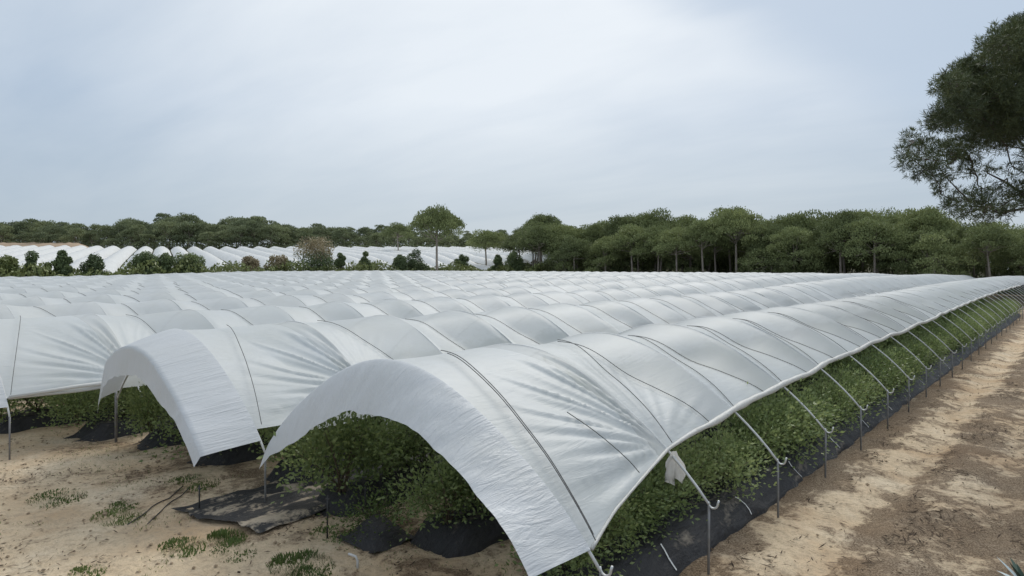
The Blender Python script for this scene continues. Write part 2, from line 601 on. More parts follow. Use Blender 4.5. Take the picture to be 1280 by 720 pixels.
def build_film(i, bays, mseg, nu, parent, knot=None):
    rows, uvs = [], []
    uL = -3.0
    for k in range(bays.n):
        ms = mseg if not (knot and k <= 1) else 34
        for half in (0, 1):
            for j in range(ms):
                if k > 0 or half > 0 or j > 0 or True:
                    rows.append((k, half, j / ms))
    rows.append((bays.n - 1, 1, 1.0))
    V = []
    for (k, half, t) in rows:
        ym = bays.y0 + (k + (0.25 + 0.5 * half)) * BAY
        # eave at this row
        yr = bays.y0 + (k + (bays.valley(k, 2.6) * t if half == 0 else bays.valley(k, 2.6) + (1 - bays.valley(k, 2.6)) * t)) * BAY
        uR = eave_u(i, yr)
        for q in range(nu):
            s = q / (nu - 1)
            u = uL + (uR - uL) * s
            p = film_point(i, bays, k, t, half, u)
            V.append(tuple(p))
            uvs.append((u + i * 7.3, p.y))
    tone = []
    for (k, half, t) in rows[:-1]:
        v = bays.taut[k] if half == 1 else bays.slack[k]
        if knot and k == 0:
            v = 1.0 if (half == 1 and t > 0.70) else 0.0
        tone += [v] * (nu - 1)
    return mesh('film', V, grid_faces(len(rows), nu), M['film'], parent, True, uvs, tone)


LIP_E = [(-3.3, 0.26), (-3.05, 0.3), (-1.4, 0.5), (0, 0.6), (1.65, 0.8), (2.8, 1.0), (3.2, 1.05)]
LIP_D = [(-3.3, 0.42), (-3.05, 0.42), (-2.2, 0.68), (-1.4, 0.76), (0, 0.64), (1.65, 0.28), (2.8, 0.0), (3.2, 0.0)]


LIP_E1 = [(-3.3, 0.45), (-3.05, 0.48), (-1.4, 0.90), (0, 1.0), (1.65, 1.05), (2.8, 1.08), (3.2, 1.08)]
LIP_D1 = [(-3.3, 0.45), (-3.05, 0.45), (-2.2, 0.72), (-1.4, 0.84), (0, 0.80), (1.65, 0.50), (2.8, 0.24), (3.2, 0.2)]


def build_lip(i, bays, parent):
    nu, ns = 120, 21
    V, uvs = [], []
    xc = centre(i)
    for j in range(ns):
        s = j / (ns - 1)
        for q in range(nu):
            u = -3.08 + (3.16 + 3.08) * q / (nu - 1)
            n = prof_n(u)
            e, d = (interp(LIP_E, u), interp(LIP_D, u)) if i != 1 else (interp(LIP_E1, u), interp(LIP_D1, u))
            crin = 0.03 * s * noise.noise(Vector((u * 5 + s * 1.5, s * 1.2, i * 3.3))) + 0.05 * s * noise.noise(Vector((u * 1.4 + s, s, i * 2.2)))
            o = 0.03 + crin
            if i == 1:      # carried flat for most of a metre, then hanging down
                fy = min(1, s / 0.55) * 0.93 + max(0, s - 0.55) / 0.45 * 0.07
                fz = 0.34 * min(1, s / 0.55) ** 1.2 + 0.66 * max(0, (s - 0.55) / 0.45)
            else:
                fy, fz = s * (1 - 0.12 * s), s ** 1.35
            y = bays.y0 - e * fy
            z = float(prof(u)) + n[1] * o - d * fz
            V.append((xc + u * (1 - 0.02 * s) + n[0] * o, y, z + ground(xc, bays.y0)))
            uvs.append((u + i * 4.0, -s * 0.9))
    return mesh('end_flap', V, grid_faces(ns, nu), M['film_end_shaded'], parent, True, uvs)


def rope(i, bays, ya, yb, u0, u1, parent, r=0.0065, off=0.03, n=22):
    pts = []
    for q in range(n):
        s = q / (n - 1)
        u = u0 + (u1 - u0) * s
        y = ya + (yb - ya) * s ** 1.15
        tight = y < bays.y0 + 2 * BAY and i in KNOTS
        pts.append(surf_point(i, bays, y, u, 0.10 if tight else off, tight))
    v, f = tube(pts, r, 5)
    return mesh('rope', v, f, M['rope'], parent)


def valley_rope(i, bays, k, u0, u1, parent, r=0.0065):
    pts = []
    for q in range(22):
        u = u0 + (u1 - u0) * q / 21
        tight = k <= 1 and i in KNOTS
        pts.append(film_point(i, bays, k, 1.0, 0, u, (0.105 if k == 0 else 0.07) if tight else 0.03, tight))
    v, f = tube(pts, r, 5)
    return mesh('rope', v, f, M['rope'], parent)


def hoop(i, y, parent, mat):
    xc = centre(i)
    g = ground(xc, y)
    pts = []
    for q in range(41):
        u = -HALF + PITCH * q / 40
        pts.append((xc + u, y, float(prof(u)) + g))
    v, f = tube(pts, 0.0185, 7)
    return mesh('hoop', v, f, mat, parent)


def leg(x, y, parent, side_fork=True, top=LEG_H):
    g = ground(x, y)
    lean = random.uniform(-0.012, 0.012)
    v, f = tube([(x + lean, y, g - 0.25), (x + lean * 0.5, y, g + 0.4), (x, y, g + top)], 0.018, 8)
    o = mesh('leg', v, f, M['steel'], parent)
    if side_fork:
        pts = []
        for q in range(9):
            a = PI + PI * q / 8
            pts.append((x + 0.055 + 0.065 * math.cos(a), y, g + top + 0.045 + 0.075 * math.sin(a)))
        pts.append((x + 0.135, y, g + top + 0.09))
        v, f = tube(pts, 0.014, 7)
        mesh('fork', v, f, M['strut'], o)
    return o


ORD = ['first', 'second', 'third', 'fourth', 'fifth', 'sixth', 'seventh', 'eighth', 'ninth', 'tenth', 'eleventh', 'twelfth', 'thirteenth',
       'fourteenth', 'fifteenth', 'sixteenth']
TUNNEL_LABELS = {
    0: 'nearest white film tunnel, along the dirt track, its right side rolled up on bare struts',
    1: 'white film tunnel with the smaller flapped open end, just left of the nearest one',
    2: 'third white film tunnel from the dirt track, near end cut off by the frame',
    15: 'last white film tunnel of the field, in front of the row of round hedge bushes',
}
BAYS = []
for i in range(N_TUN):
    y0 = Y_START if i < 2 else (Y_START - BAY if i < 5 else Y_START - BAY * 3)
    if i == 2:
        y0 = 3.78
    if i > 9:
        y0 = Y_START + BAY * 2
    bays = Bays(i, y0)
    BAYS.append(bays)
    root = empty('film_tunnel', (0, 0, 0))
    tag(root, TUNNEL_LABELS.get(i, 'white film tunnel, %s in from the dirt track on the right' % ORD[i]), 'film tunnel', 'parallel film tunnels of the near field')
    knot = None
    if i == 0:
        knot = (2.68, y0 + BAY)
    elif i == 1:
        knot = (2.75, y0 + BAY * 1.02)
    elif i == 2:
        knot = (2.9, y0 + BAY)
    if knot:
        KNOTS[i] = knot
    build_film(i, bays, 6 if i < 3 else (4 if i < 7 else 3), 140 if i < 3 else (36 if i < 8 else 24), root, knot)
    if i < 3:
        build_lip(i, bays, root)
    # ropes pressing the film down
    if i < 9:
        kmax = bays.n if i < 2 else (30 if i < 5 else 24)
        for k in range(min(bays.n, kmax)):
            ue = min(eave_u(i, y0 + (k + 0.68) * BAY), 2.9) - 0.01
            if i == 0 and k == 0:
                valley_rope(i, bays, k, 1.9, ue, root)
            elif not (i in (1, 2) and k == 0):
                valley_rope(i, bays, k, 0.0 if i < 3 else 0.25, ue, root, 0.0065 if i < 4 else 0.009)
            if i == 0:
                ue = min(eave_u(i, y0 + (k + 0.05) * BAY), 3.1) - 0.01
                ya = y0 + (k + bays.ap[k]) * BAY
                rope(i, bays, ya, y0 + (k + 0.03) * BAY, 0.0, ue, root, n=26)
                if k == 0:
                    rope(i, bays, ya - 0.12, y0 + 0.02 * BAY, 0.25, 3.13, root, n=26)
            elif i < 3 and k == 0:
                rope(i, bays, y0 + 0.36 * BAY, y0 + 0.03 * BAY, 0.1, 2.98, root, n=26)
    # hoops, legs
    nh = bays.n if i < 2 else (26 if i < 7 else 0)
    for k in range(nh):
        y = y0 + k * BAY
        hoop(i, y, root, M['hoop'])
        if k < (27 if i == 0 else 7 if i < 3 else 0):
            leg(X_LEG - PITCH * i, y, root, i == 0)
    if i == 0:
        # rolled up edge of the film
        pts, rad = [], []
        yy = y0 + 0.02
        while yy < 80:
            u = eave_u(0, yy)
            p = surf_point(0, bays, yy, u, 0.03)
            sag = 0.03 * math.sin((yy - y0) / BAY * 2 * PI) * smooth(8, 11, yy)
            pts.append((p.x, p.y, p.z - 0.01 + sag * 0.3))
            rad.append((0.018 + 0.037 * smooth(7.5, 11, yy)) * (1 + 0.35 * noise.noise(Vector((yy * 1.8, 3, 1)))))
            yy += 0.12 if yy < 20 else 0.4
        v, f = tube(pts, rad, 8)
        uvs = [(k % 8 * 0.05, k // 8 * 0.3) for k in range(len(v))]
        mesh('rolled_edge', v, f, M['film_roll'], root, True, uvs)
        # loose tail of film tied in the knot at the second hoop
        kp = surf_point(0, bays, y0 + BAY, 2.72, 0.05)
        V, uvs = [], []
        for r_ in range(9):
            s = r_ / 8
            wdt = 0.05 + 0.17 * smooth(0, 0.5, s) - 0.06 * smooth(0.7, 1, s)
            for q in range(9):
                t = q / 8 - 0.5
                V.append((kp.x + 0.06 + 0.05 * math.sin(t * 14 + s * 3) * s + t * wdt * CT * 1.2,
                          kp.y + t * wdt * ST * 1.6 + 0.04 * math.cos(t * 17 + s * 4) * s,
                          kp.z - 0.02 - 0.42 * s + 0.04 * math.sin(t * 9) * s))
                uvs.append((t, s))
        mesh('film_tail', V, grid_faces(9, 9), M['film_roll'], root, True, uvs)
    if i == 2:
        # twisted film pulled to a knot on the right hand edge
        kp = surf_point(2, bays, y0 + BAY, 2.95, 0.05)
        a = surf_point(2, bays, y0 + 0.05, 3.0, 0.05)
        v, f = tube([a, a.lerp(kp, 0.5) + Vector((0.02, 0, 0.03)), kp, kp + Vector((0.05, 0.09, 0.03)), kp + Vector((0.09, 0.14, -0.03))], [0.035, 0.045, 0.06, 0.09, 0.03], 8)
        mesh('twisted_edge', v, f, M['film_roll'], root, True, [(k % 8 * 0.05, k // 8 * 0.3) for k in range(len(v))])
        # hem roll along the right side behind it
        pts = [surf_point(2, bays, y0 + 0.05 + 0.3 * q, eave_u(2, y0 + 0.05 + 0.3 * q), 0.02) for q in range(45)]
        v, f = tube(pts, 0.035, 8)
        mesh('rolled_edge', v, f, M['film_roll'], root, True, [(k % 8 * 0.05, k // 8 * 0.3) for k in range(len(v))])
    if i == 1:
        # dark pole propping the left corner of the open end
        x = X_LEG - PITCH * 2 + 0.03
        v, f = tube([(x, y0 - 0.02, ground(x, y0) - 0.2), (x, y0 - 0.02, 1.42)], 0.03, 8)
        mesh('prop_pole', v, f, M['steel'], root)
    # purlin wire and drop cords inside the two open ends
    if i in (0, 1):
        xc = centre(i)
        v, f = tube([(xc - 2.2, y0 + BAY, 2.0), (xc - 2.2, y0 + BAY, 1.55)], 0.008, 5)
        mesh('drop_cord', v, f, M['rope'], root)

# ------------------------------------------------------------------ beds with black cover
BED_D = (0.92, 3.3, 5.7)
ROWNAME = {0: 'beside the dirt track', 1: 'in the middle', 2: 'on the left'}
TUNNAME = ['nearest tunnel', 'second tunnel', 'third tunnel']


def bed(i, r, ya, yb):
    x = X_LEG - PITCH * i - BED_D[r]
    root = empty('planting_bed', (x, ya, 0))
    sec = [(-0.62, -0.04), (-0.56, 0.06), (-0.43, 0.28), (-0.34, 0.34), (0.0, 0.36), (0.34, 0.34), (0.43, 0.28), (0.56, 0.06), (0.62, -0.04)]
    if i == 0 and r == 0:
        sec = [(-0.62, -0.04), (-0.56, 0.06), (-0.43, 0.30), (-0.34, 0.35), (0.0, 0.36), (0.30, 0.35), (0.38, 0.32), (0.62, 0.05), (0.66, -0.04)]
    V = []
    ys = list(np.arange(ya, min(yb, ya + 14), 0.09)) + list(np.arange(min(yb, ya + 14), yb + 0.1, 0.6))
    for j, y in enumerate(ys):
        f = smooth(-0.05, 0.55, y - ya) if j else 0.0
        for q in np.linspace(0, 8, 29):
            q0 = min(7, int(q))
            dx = sec[q0][0] + (sec[q0 + 1][0] - sec[q0][0]) * (q - q0)
            dz = sec[q0][1] + (sec[q0 + 1][1] - sec[q0][1]) * (q - q0)
            n_ = 0.028 * noise.noise(Vector((x + dx * 12, y * 3.2, q * 1.1))) + 0.055 * noise.noise(Vector((x + dx * 3, y * 1.6, q * 0.4))) + 0.03 * noise.noise(Vector((x + dx * 6, y * 4.5, q)))
            V.append((dx * (0.7 + 0.3 * f) + n_ * 0.7, y - ya - (0.12 * (1 - f) if j == 0 else 0), ground(x, y) + max(-0.05, dz * f + n_ * (1 if 0 < q < 8 else 0) - 0.04 * (1 - f))))
    mesh('cover', V, grid_faces(len(ys), 29), M['cover'], root)
    if i == 0 and r == 0:
        for k in range(16):
            y = ya + 1.1 + k * BAY * 0.98
            tilt = random.uniform(-0.06, 0.06)
            V = []
            for qf in (5.9, 6.2, 6.5, 6.75, 6.95):
                q0 = int(qf)
                w_ = qf - q0
                dx = sec[q0][0] * (1 - w_) + sec[q0 + 1][0] * w_
                dz = sec[q0][1] * (1 - w_) + sec[q0 + 1][1] * w_
                for s in (-1, 1):
                    yy = y + s * 0.012 + tilt * (qf - 6) * 1.5
                    n_ = 0.055 * noise.noise(Vector((x + dx * 3, yy * 1.6, qf * 0.4))) + 0.03 * noise.noise(Vector((x + dx * 6, yy * 4.5, qf)))
                    V.append((dx + n_ * 0.7 + 0.016, yy - ya, ground(x, yy) + dz + n_ + 0.014))
            o = mesh('strap', V, grid_faces(5, 2), M['strap'], root)
    tag(root, {
        (0, 0): 'long black-covered bed on the dirt track side of the nearest tunnel, straps down its flank',
        (0, 1): 'black-covered bed in the middle of the nearest tunnel, its end just inside the arch',
        (0, 2): 'black-covered bed at the left side of the nearest tunnel',
        (1, 0): 'black-covered bed at the right side of the second tunnel, above the flat loose cloth',
        (1, 1): 'black-covered bed in the middle of the second tunnel, ending under its flap',
        (1, 2): 'black-covered bed at the left side of the second tunnel',
        (2, 0): 'black-covered bed nearest the post at the left frame edge',
        (2, 1): 'black-covered bed in the middle of the third tunnel, by the left frame edge',
    }[(i, r)], 'planting bed', 'black-covered planting beds')
    return root


BEDS = [(0, 0, 4.4, 66), (0, 1, 6.3, 66), (0, 2, 6.2, 32), (1, 0, 6.4, 30), (1, 1, 6.2, 30), (1, 2, 6.0, 30), (2, 0, 5.2, 28), (2, 1, 4.0, 26)]
for bd in BEDS:
    bed(*bd)


def make_bush(seed, H=1.05, R=0.62, nl=1000, leaf=0.074, lm='bush', dens=12):
    rng = np.random.default_rng(seed)
    root = empty('bush', (0, 0, 0))
    st = MB()
    tips = []
    for k in range(dens):
        a = rng.uniform(0, 2 * PI)
        r = R * rng.uniform(0.25, 0.95)
        h = H * (1.0 - 0.45 * (r / R) ** 2) * rng.uniform(0.72, 1.0)
        tip = Vector((r * math.cos(a), r * math.sin(a), h))
        mid = Vector((tip.x * 0.4, tip.y * 0.4, h * 0.5))
        st.add(tube([(rng.normal() * 0.04, rng.normal() * 0.04, -0.05), mid, tip], [0.011, 0.008, 0.004], 4))
        tips.append((mid, tip))
    st.build('stem', M['stem'], root)
    C, A = [], []
    per = nl // dens
    for mid, tip in tips:
        base = np.array(mid) * 0.75 + np.array(tip) * 0.25
        t = rng.uniform(0.0, 1.08, per)[:, None]
        c = base + (np.array(tip) - base) * t
        spread = 0.19 * R / 0.62
        off = rng.normal(size=(per, 3)) * spread * np.array([1, 1, 0.8])
        # a low skirt of leaves
        low = rng.random(per) < 0.28
        c[low, 2] *= rng.uniform(0.15, 0.7, low.sum())
        c[low, :2] *= 1.2
        c = c + off
        c[:, 2] = np.maximum(c[:, 2], -0.05 + 0.1 * rng.random(per))
        ax = off + rng.normal(size=(per, 3)) * 0.12 + np.array([0, 0, 0.12])
        ax /= np.linalg.norm(ax, axis=1, keepdims=True)
        C.append(c)
        A.append(ax)
    C, A = np.concatenate(C), np.concatenate(A)
    L = leaf * rng.uniform(0.7, 1.35, len(C))
    v, f = leaf_quads(C, A, L, L * 0.5, rng)
    tone = np.clip(rng.normal(0.45, 0.2, len(C)) + 0.12 * np.repeat(rng.normal(size=dens), per), 0, 1)
    mesh('foliage', v, f, M[lm], root, True, None, tone)
    return root


bush_protos = [make_bush(40 + k, H=1.0 + 0.06 * (k % 3), R=0.64, nl=2900) for k in range(6)]
used = [False] * 6
n_bush = 0


def put_bush(x, y, s, label, group, zoff=0.42):
    global n_bush
    k = random.randrange(6)
    if used[k]:
        o = copy_tree(bush_protos[k])
    else:
        o = bush_protos[k]
        used[k] = True
    o.location = (x, y, ground(x, y) + zoff)
    o.rotation_euler = (random.uniform(-.08, .08), random.uniform(-.08, .08), random.uniform(0, 2 * PI))
    o.scale = (s * random.uniform(0.9, 1.12), s * random.uniform(0.9, 1.12), s * random.uniform(0.92, 1.1))
    tag(o, label, 'bush', group)
    n_bush += 1
    return o


GROUPS = {
    (0, 0): ('leafy green bush in the long outer row beside the dirt track', 'bushes of the outer row beside the dirt track'),
    (0, 1): ('leafy green bush in the middle row under the nearest tunnel', 'bushes of the middle row in the nearest tunnel'),
    (0, 2): ('leafy green bush in the left row under the nearest tunnel', 'bushes of the left row in the nearest tunnel'),
    (1, 0): ('leafy green bush in the right row under the second tunnel', 'bushes of the right row in the second tunnel'),
    (1, 1): ('leafy green bush in the middle row under the second tunnel', 'bushes of the middle row in the second tunnel'),
    (1, 2): ('leafy green bush in the left row under the second tunnel', 'bushes of the left row in the second tunnel'),
    (2, 0): ('leafy green bush in the right row under the third tunnel by the left frame edge', 'bushes of the right row in the third tunnel'),
    (2, 1): ('leafy green bush in the middle row under the third tunnel by the left frame edge', 'bushes of the middle row in the third tunnel'),
}
FRONT = {
    (0, 1): 'small front bush of the middle row, spilling over the end of its bed',
    (0, 2): 'big round bush standing first in the left row of the nearest tunnel',
    (1, 1): 'thin front bush on bare stems at the end of the second tunnel middle bed',
}
BUSH_ROWS = [(0, 0, 6.5, 66, 0.93), (0, 1, 6.75, 64, 0.92), (0, 2, 6.55, 24, 0.92), (1, 0, 6.9, 24, 0.9), (1, 1, 6.35, 24, 0.88), (1, 2, 6.15, 24, 0.88), (2, 0, 5.35, 22, 0.88), (2, 1, 4.25, 20, 0.9)]
for (i, r, ya, yb, step) in BUSH_ROWS:
    y = ya
    x = X_LEG - PITCH * i - BED_D[r]
    first = True
    while y < yb:
        s = random.uniform(1.0, 1.38) if r == 1 else random.uniform(0.86, 1.02)
        if i == 0 and r == 0:
            s = random.uniform(0.76, 1.08)
        if i == 0 and r == 1 and y > 24:
            s *= 1.15
        if i == 0 and r == 0 and y < 12:
            s = min(s, 0.88)
        if r != 1 and i > 0:
            s = min(s, 0.90)
        lab, grp = GROUPS[(i, r)]
        if first and (i, r) in FRONT:
            lab = FRONT[(i, r)]
            s = {(0, 1): 0.85, (0, 2): 1.15, (1, 1): 1.15}[(i, r)]
        zo = 0.30 if (i, r) == (0, 0) else 0.33
        put_bush(x + random.uniform(-0.1, 0.1) + (0.12 if r == 2 else -0.12 if r == 0 else 0), y, s, lab, grp, zo)
        first = False
        y += step * random.uniform(0.85, 1.15) * (1.25 if (i == 0 and r == 1 and y > 24) else 1)

# ------------------------------------------------------------------ headland: loose cloth, stakes, tubes, tufts
V = []
c0 = Vector((-10.25, 6.15))
for j in range(60):
    for q in range(32):
        a, b_ = q / 31 - 0.5, j / 59
        x = -10.35 + a * 1.9 + 0.12 * noise.noise(Vector((b_ * 4, 2, 0)))
        y = 4.9 + b_ * 4.2 + 0.2 * noise.noise(Vector((a * 4, 5, 0))) + 0.5 * a
        z = ground(x, y) + 0.05 + 0.09 * abs(noise.noise(Vector((x * 1.8, y * 0.6, 4)))) + 0.07 * noise.noise(Vector((x * 4, y * 1.5, 8))) + 0.035 * noise.noise(Vector((x * 9, y * 3, 3)))
        V.append((x, y, z))
tag(mesh('ground_cloth', V, grid_faces(60, 32), M['dusty_cover']), 'wrinkled loose black cloth lying flat on the sand at the post', 'ground cloth')

# small crumpled corner of cover by the weeds
V = []
for j in range(12):
    for q in range(12):
        a, b_ = q / 11 - 0.5, j / 11 - 0.5
        x, y = -7.95 + a * 0.9, 6.2 + b_ * 0.8
        z = ground(x, y) + 0.02 + 0.3 * max(0, 1 - 4 * (a * a + b_ * b_)) + 0.07 * noise.noise(Vector((x * 5, y * 5, 2)))
        V.append((x, y, z))
tag(mesh('crumpled_cloth', V, grid_faces(12, 12), M['cover']), 'crumpled heap of black cloth beside the green weeds in the arch', 'ground cloth')


def stake(x, y, h, lab, tilt=0.0, mat='tube', r=0.013):
    g = ground(x, y)
    b_ = MB().add(tube([(0, 0, -0.2), (tilt * h * 0.5, 0, h * 0.5), (tilt * h, 0, h)], r, 6))
    b_.add(tube([(tilt * h - 0.05, 0, h - 0.06), (tilt * h + 0.05, 0, h - 0.05)], r * 0.9, 6))
    o = b_.build('stake', M[mat])
    o.location = (x, y, g)
    return tag(o, lab, 'stake')


stake(-11.05, 5.0, 0.42, 'short dark stake at the near corner of the loose black cloth')
stake(-8.55, 5.75, 0.62, 'taller dark stake by the green weeds at the arch', 0.02)
stake(-8.75, 6.6, 0.5, 'dark stake behind the weeds at the left bed end', -0.03)


def line_tube(name, pts, r, mat, lab, cat):
    P = []
    for a, b_ in zip(pts[:-1], pts[1:]):
        for q in range(6):
            t = q / 6
            x, y = a[0] + (b_[0] - a[0]) * t, a[1] + (b_[1] - a[1]) * t
            P.append((x + 0.12 * noise.noise(Vector((x * 1.6, y * 1.6, 1))), y, ground(x, y) + r * 0.6 + 0.02 + (a[2] if len(a) > 2 else 0)))
    v, f = tube(P, r, 6)
    return tag(mesh(name, v, f, M[mat]), lab, cat)


line_tube('drip_tube', [at(160, 10.35), at(190, 11.1), at(212, 11.5), at(232, 12.3)], 0.009, 'tube', 'left one of two thin dark tubes on the sand', 'drip tube')
line_tube('drip_tube', [at(184, 10.4), at(204, 11.0), at(224, 11.6), at(240, 12.2)], 0.009, 'tube', 'right one of two thin dark tubes on the sand', 'drip tube')
b_ = MB().add(tube([(0, 0, -0.1), (0, 0, 0.16), (-0.04, -0.02, 0.24), (-0.22, -0.08, 0.27)], 0.028, 8))
o = b_.build('pipe_stub', M['white_pipe'])
px_, py_ = at(447, 8.95)
o.location = (px_, py_, ground(px_, py_))
o.scale = (0.6, 0.6, 0.6)
tag(o, 'short white pipe elbow sticking out of the soil below the weeds', 'pipe')


def grass_tuft(x, y, R, H, n, lab, seed, mat='grass'):
    rng = np.random.default_rng(seed)
    rr = R * np.sqrt(rng.random(n))
    a = rng.uniform(0, 2 * PI, n)
    base = np.stack([rr * np.cos(a) * 1.3, rr * np.sin(a), np.zeros(n)], 1)
    clump = np.array([0.5 + 0.9 * noise.noise(Vector((float(q[0]) * 5, float(q[1]) * 5, seed * 1.3))) for q in base]) * np.clip(1.3 - rr / R, 0.1, 1)
    clump = np.clip(clump, 0.02, 1)
    h = 0.62 * H * rng.uniform(0.4, 1.0, n) * (0.4 + 0.6 * clump)
    lean = rng.normal(size=(n, 2)) * 0.35
    tip = base + np.stack([lean[:, 0] * h, lean[:, 1] * h, h], 1)
    side = np.stack([np.cos(a + 1), np.sin(a + 1), np.zeros(n)], 1) * 0.009
    mid = base * 0.5 + tip * 0.5 + np.array([0, 0, 1]) * (h * 0.08)[:, None]
    v = np.stack([base - side, base + side, mid + side * 0.8, tip, mid - side * 0.8], 1).reshape(-1, 3)
    for k in range(len(v)):
        v[k, 2] += ground(x + v[k, 0], y + v[k, 1]) - ground(x, y)
    f = np.arange(5 * n).reshape(-1, 5)
    o = mesh('grass_tuft', v, f, M[mat], None, True, None, np.clip(rng.normal(0.5, 0.25, n), 0, 1))
    o.location = (x, y, ground(x, y))
    kind(o, 'stuff')
    return tag(o, lab, 'grass tuft')


TUFTS = [(72, 622, 0.45, 0.12, 500, 'thin grass patch on the sand furthest left'),
         (148, 645, 0.38, 0.13, 520, 'grass patch on the sand below the thin flat stems'),
         (155, 632, 0.22, 0.1, 200, 'tiny grass patch just behind a larger one'),
         (228, 684, 0.32, 0.16, 420, 'dull grass tuft left of the bright weed clump'),
         (284, 672, 0.26, 0.2, 480, 'bright weed clump in front of the loose black cloth'),
         (292, 690, 0.3, 0.1, 260, 'low sparse weeds below the bright weed clump'),
         (378, 708, 0.40, 0.24, 900, 'dense green clump at the bottom edge of the photo'),
         (240, 605, 0.45, 0.16, 520, 'grass strip at the foot of the second tunnel middle bed'),
         (110, 715, 0.22, 0.12, 200, 'small dark tuft at the bottom edge on the left'),
         (415, 668, 0.3, 0.12, 260, 'low weeds by the dark stake')]
for k, (px, py, R, H, n, lab) in enumerate(TUFTS):
    Z = FPX * CAMH / (py - HOR)
    x, y = at(px, Z)
    grass_tuft(x, y, R, H, n, lab, 300 + k)

wx, wy = at(468, 10.3)
w_ = make_bush(77, H=0.48, R=0.62, nl=1700, leaf=0.045, lm='grass', dens=16)
w_.name = 'weed_patch'
w_.location = (wx, wy, ground(wx, wy))
w_.scale = (1.1, 1.25, 1.0)
tag(w_, 'lush green weed patch between two bed ends in the open arch', 'weeds')

# litter and clods nobody could count
def flakes(name, n, xs, ys, lmin, lmax, mat, dens_fn, lab, seed):
    rng = np.random.default_rng(seed)
    C, A, L, W = [], [], [], []
    while len(C) < n:
        x, y = rng.uniform(*xs), ys[0] + (ys[1] - ys[0]) * rng.random() ** 1.7
        if rng.random() > dens_fn(x, y):
            continue
        C.append((x, y, ground(x, y) + rng.uniform(0.0, 0.03)))
        a = rng.uniform(0, 2 * PI)
        A.append((math.cos(a), math.sin(a), rng.normal() * 0.18))
        l = rng.uniform(lmin, lmax)
        L.append(l)
        W.append(rng.uniform(0.008, 0.02) if l > 0.09 else l * rng.uniform(0.25, 0.5))
    C, A = np.array(C), np.array(A)
    A /= np.linalg.norm(A, axis=1, keepdims=True)
    side = np.cross(A, np.array([0, 0, 1.0]))
    side += RNG.normal(size=side.shape) * 0.25
    L, W = np.array(L)[:, None], np.array(W)[:, None]
    v = np.stack([C - A * L / 2, C + side * W / 2, C + A * L / 2, C - side * W / 2], 1).reshape(-1, 3)
    o = mesh(name, v, np.arange(4 * n).reshape(-1, 4), M[mat], None, False, None, rng.random(n))
    kind(o, 'stuff')
    return tag(o, lab, 'litter')


def litter_density(x, y):
    p = noise.fractal(Vector((x * 0.9, y * 0.6, 5)), 1.0, 2.0, 4)
    base = 0.08
    if -3.75 < x < -3.2:
        base = 0.5
    elif -2.35 < x < -1.75:
        base = 0.8
    elif x > -0.9:
        base = 0.9
    elif x > -1.75:
        base = 0.35
    return base * smooth(-0.25, 0.35, p)


flakes('needle_litter', 26000, (-5, 3), (3, 45), 0.02, 0.26, 'litter', litter_density, 'dark scattered twigs and needles along the dirt track', 5)
flakes('dry_straw', 5000, (-19, -3.9), (0.5, 8.0), 0.02, 0.14, 'litter', lambda x, y: smooth(-0.1, 0.5, noise.fractal(Vector((x * 0.7, y * 0.7, 1)), 1.0, 2.0, 4)),
       'dry straw bits scattered on the sandy headland', 6)

# clods
rng = np.random.default_rng(8)
mb_v, mb_f = [], []
oct_v = np.array([(1, 0, 0), (-1, 0, 0), (0, 1, 0), (0, -1, 0), (0, 0, 1), (0, 0, -1)], dtype=float)
oct_f = [(0, 2, 4), (2, 1, 4), (1, 3, 4), (3, 0, 4), (2, 0, 5), (1, 2, 5), (3, 1, 5), (0, 3, 5)]
for k in range(1900):
    x, y = (rng.uniform(-19, -4), rng.uniform(0.5, 7)) if k < 1100 else (rng.uniform(-3.9, 1.5), rng.uniform(4, 36))
    r = rng.uniform(0.008, 0.028) * (1.8 if rng.random() < 0.06 else 1)
    o_ = len(mb_v)
    for q in oct_v:
        p = q * r * rng.uniform(0.7, 1.25, 3) * np.array([1.2, 1.2, 0.7])
        mb_v.append((x + p[0], y + p[1], ground(x, y) + p[2] + r * 0.3))
    mb_f += [tuple(i_ + o_ for i_ in q) for q in oct_f]
tag(kind(mesh('soil_crumbs', mb_v, mb_f, M['clod'], None, False), 'stuff'), 'small crumbs of dry sandy soil over the bare ground', 'soil crumbs')

# thin weeds over the headland
rng = np.random.default_rng(31)
B, D_ = [], []
while len(B) < 2600:
    x, y = rng.uniform(-19, -5), rng.uniform(1.5, 8.0)
    if noise.fractal(Vector((x * 0.8, y * 0.9, 4.4)), 1.0, 2.0, 4) < rng.uniform(0.12, 0.7):
        continue
    B.append((x, y, ground(x, y)))
    D_.append((rng.normal() * 0.5, rng.normal() * 0.5, 1.0))
B, D_ = np.array(B), np.array(D_)
L = rng.uniform(0.015, 0.06, len(B))[:, None]
v, f = leaf_quads(B + D_ * L * 0.4, D_ / np.linalg.norm(D_, axis=1, keepdims=True), L.ravel() * 1.2, 0.012, rng)
tag(kind(mesh('sparse_weeds', v, f, M['grass'], None, True, None, rng.random(len(B))), 'stuff'), 'tiny sparse weeds sprouting over the sandy headland', 'weeds')

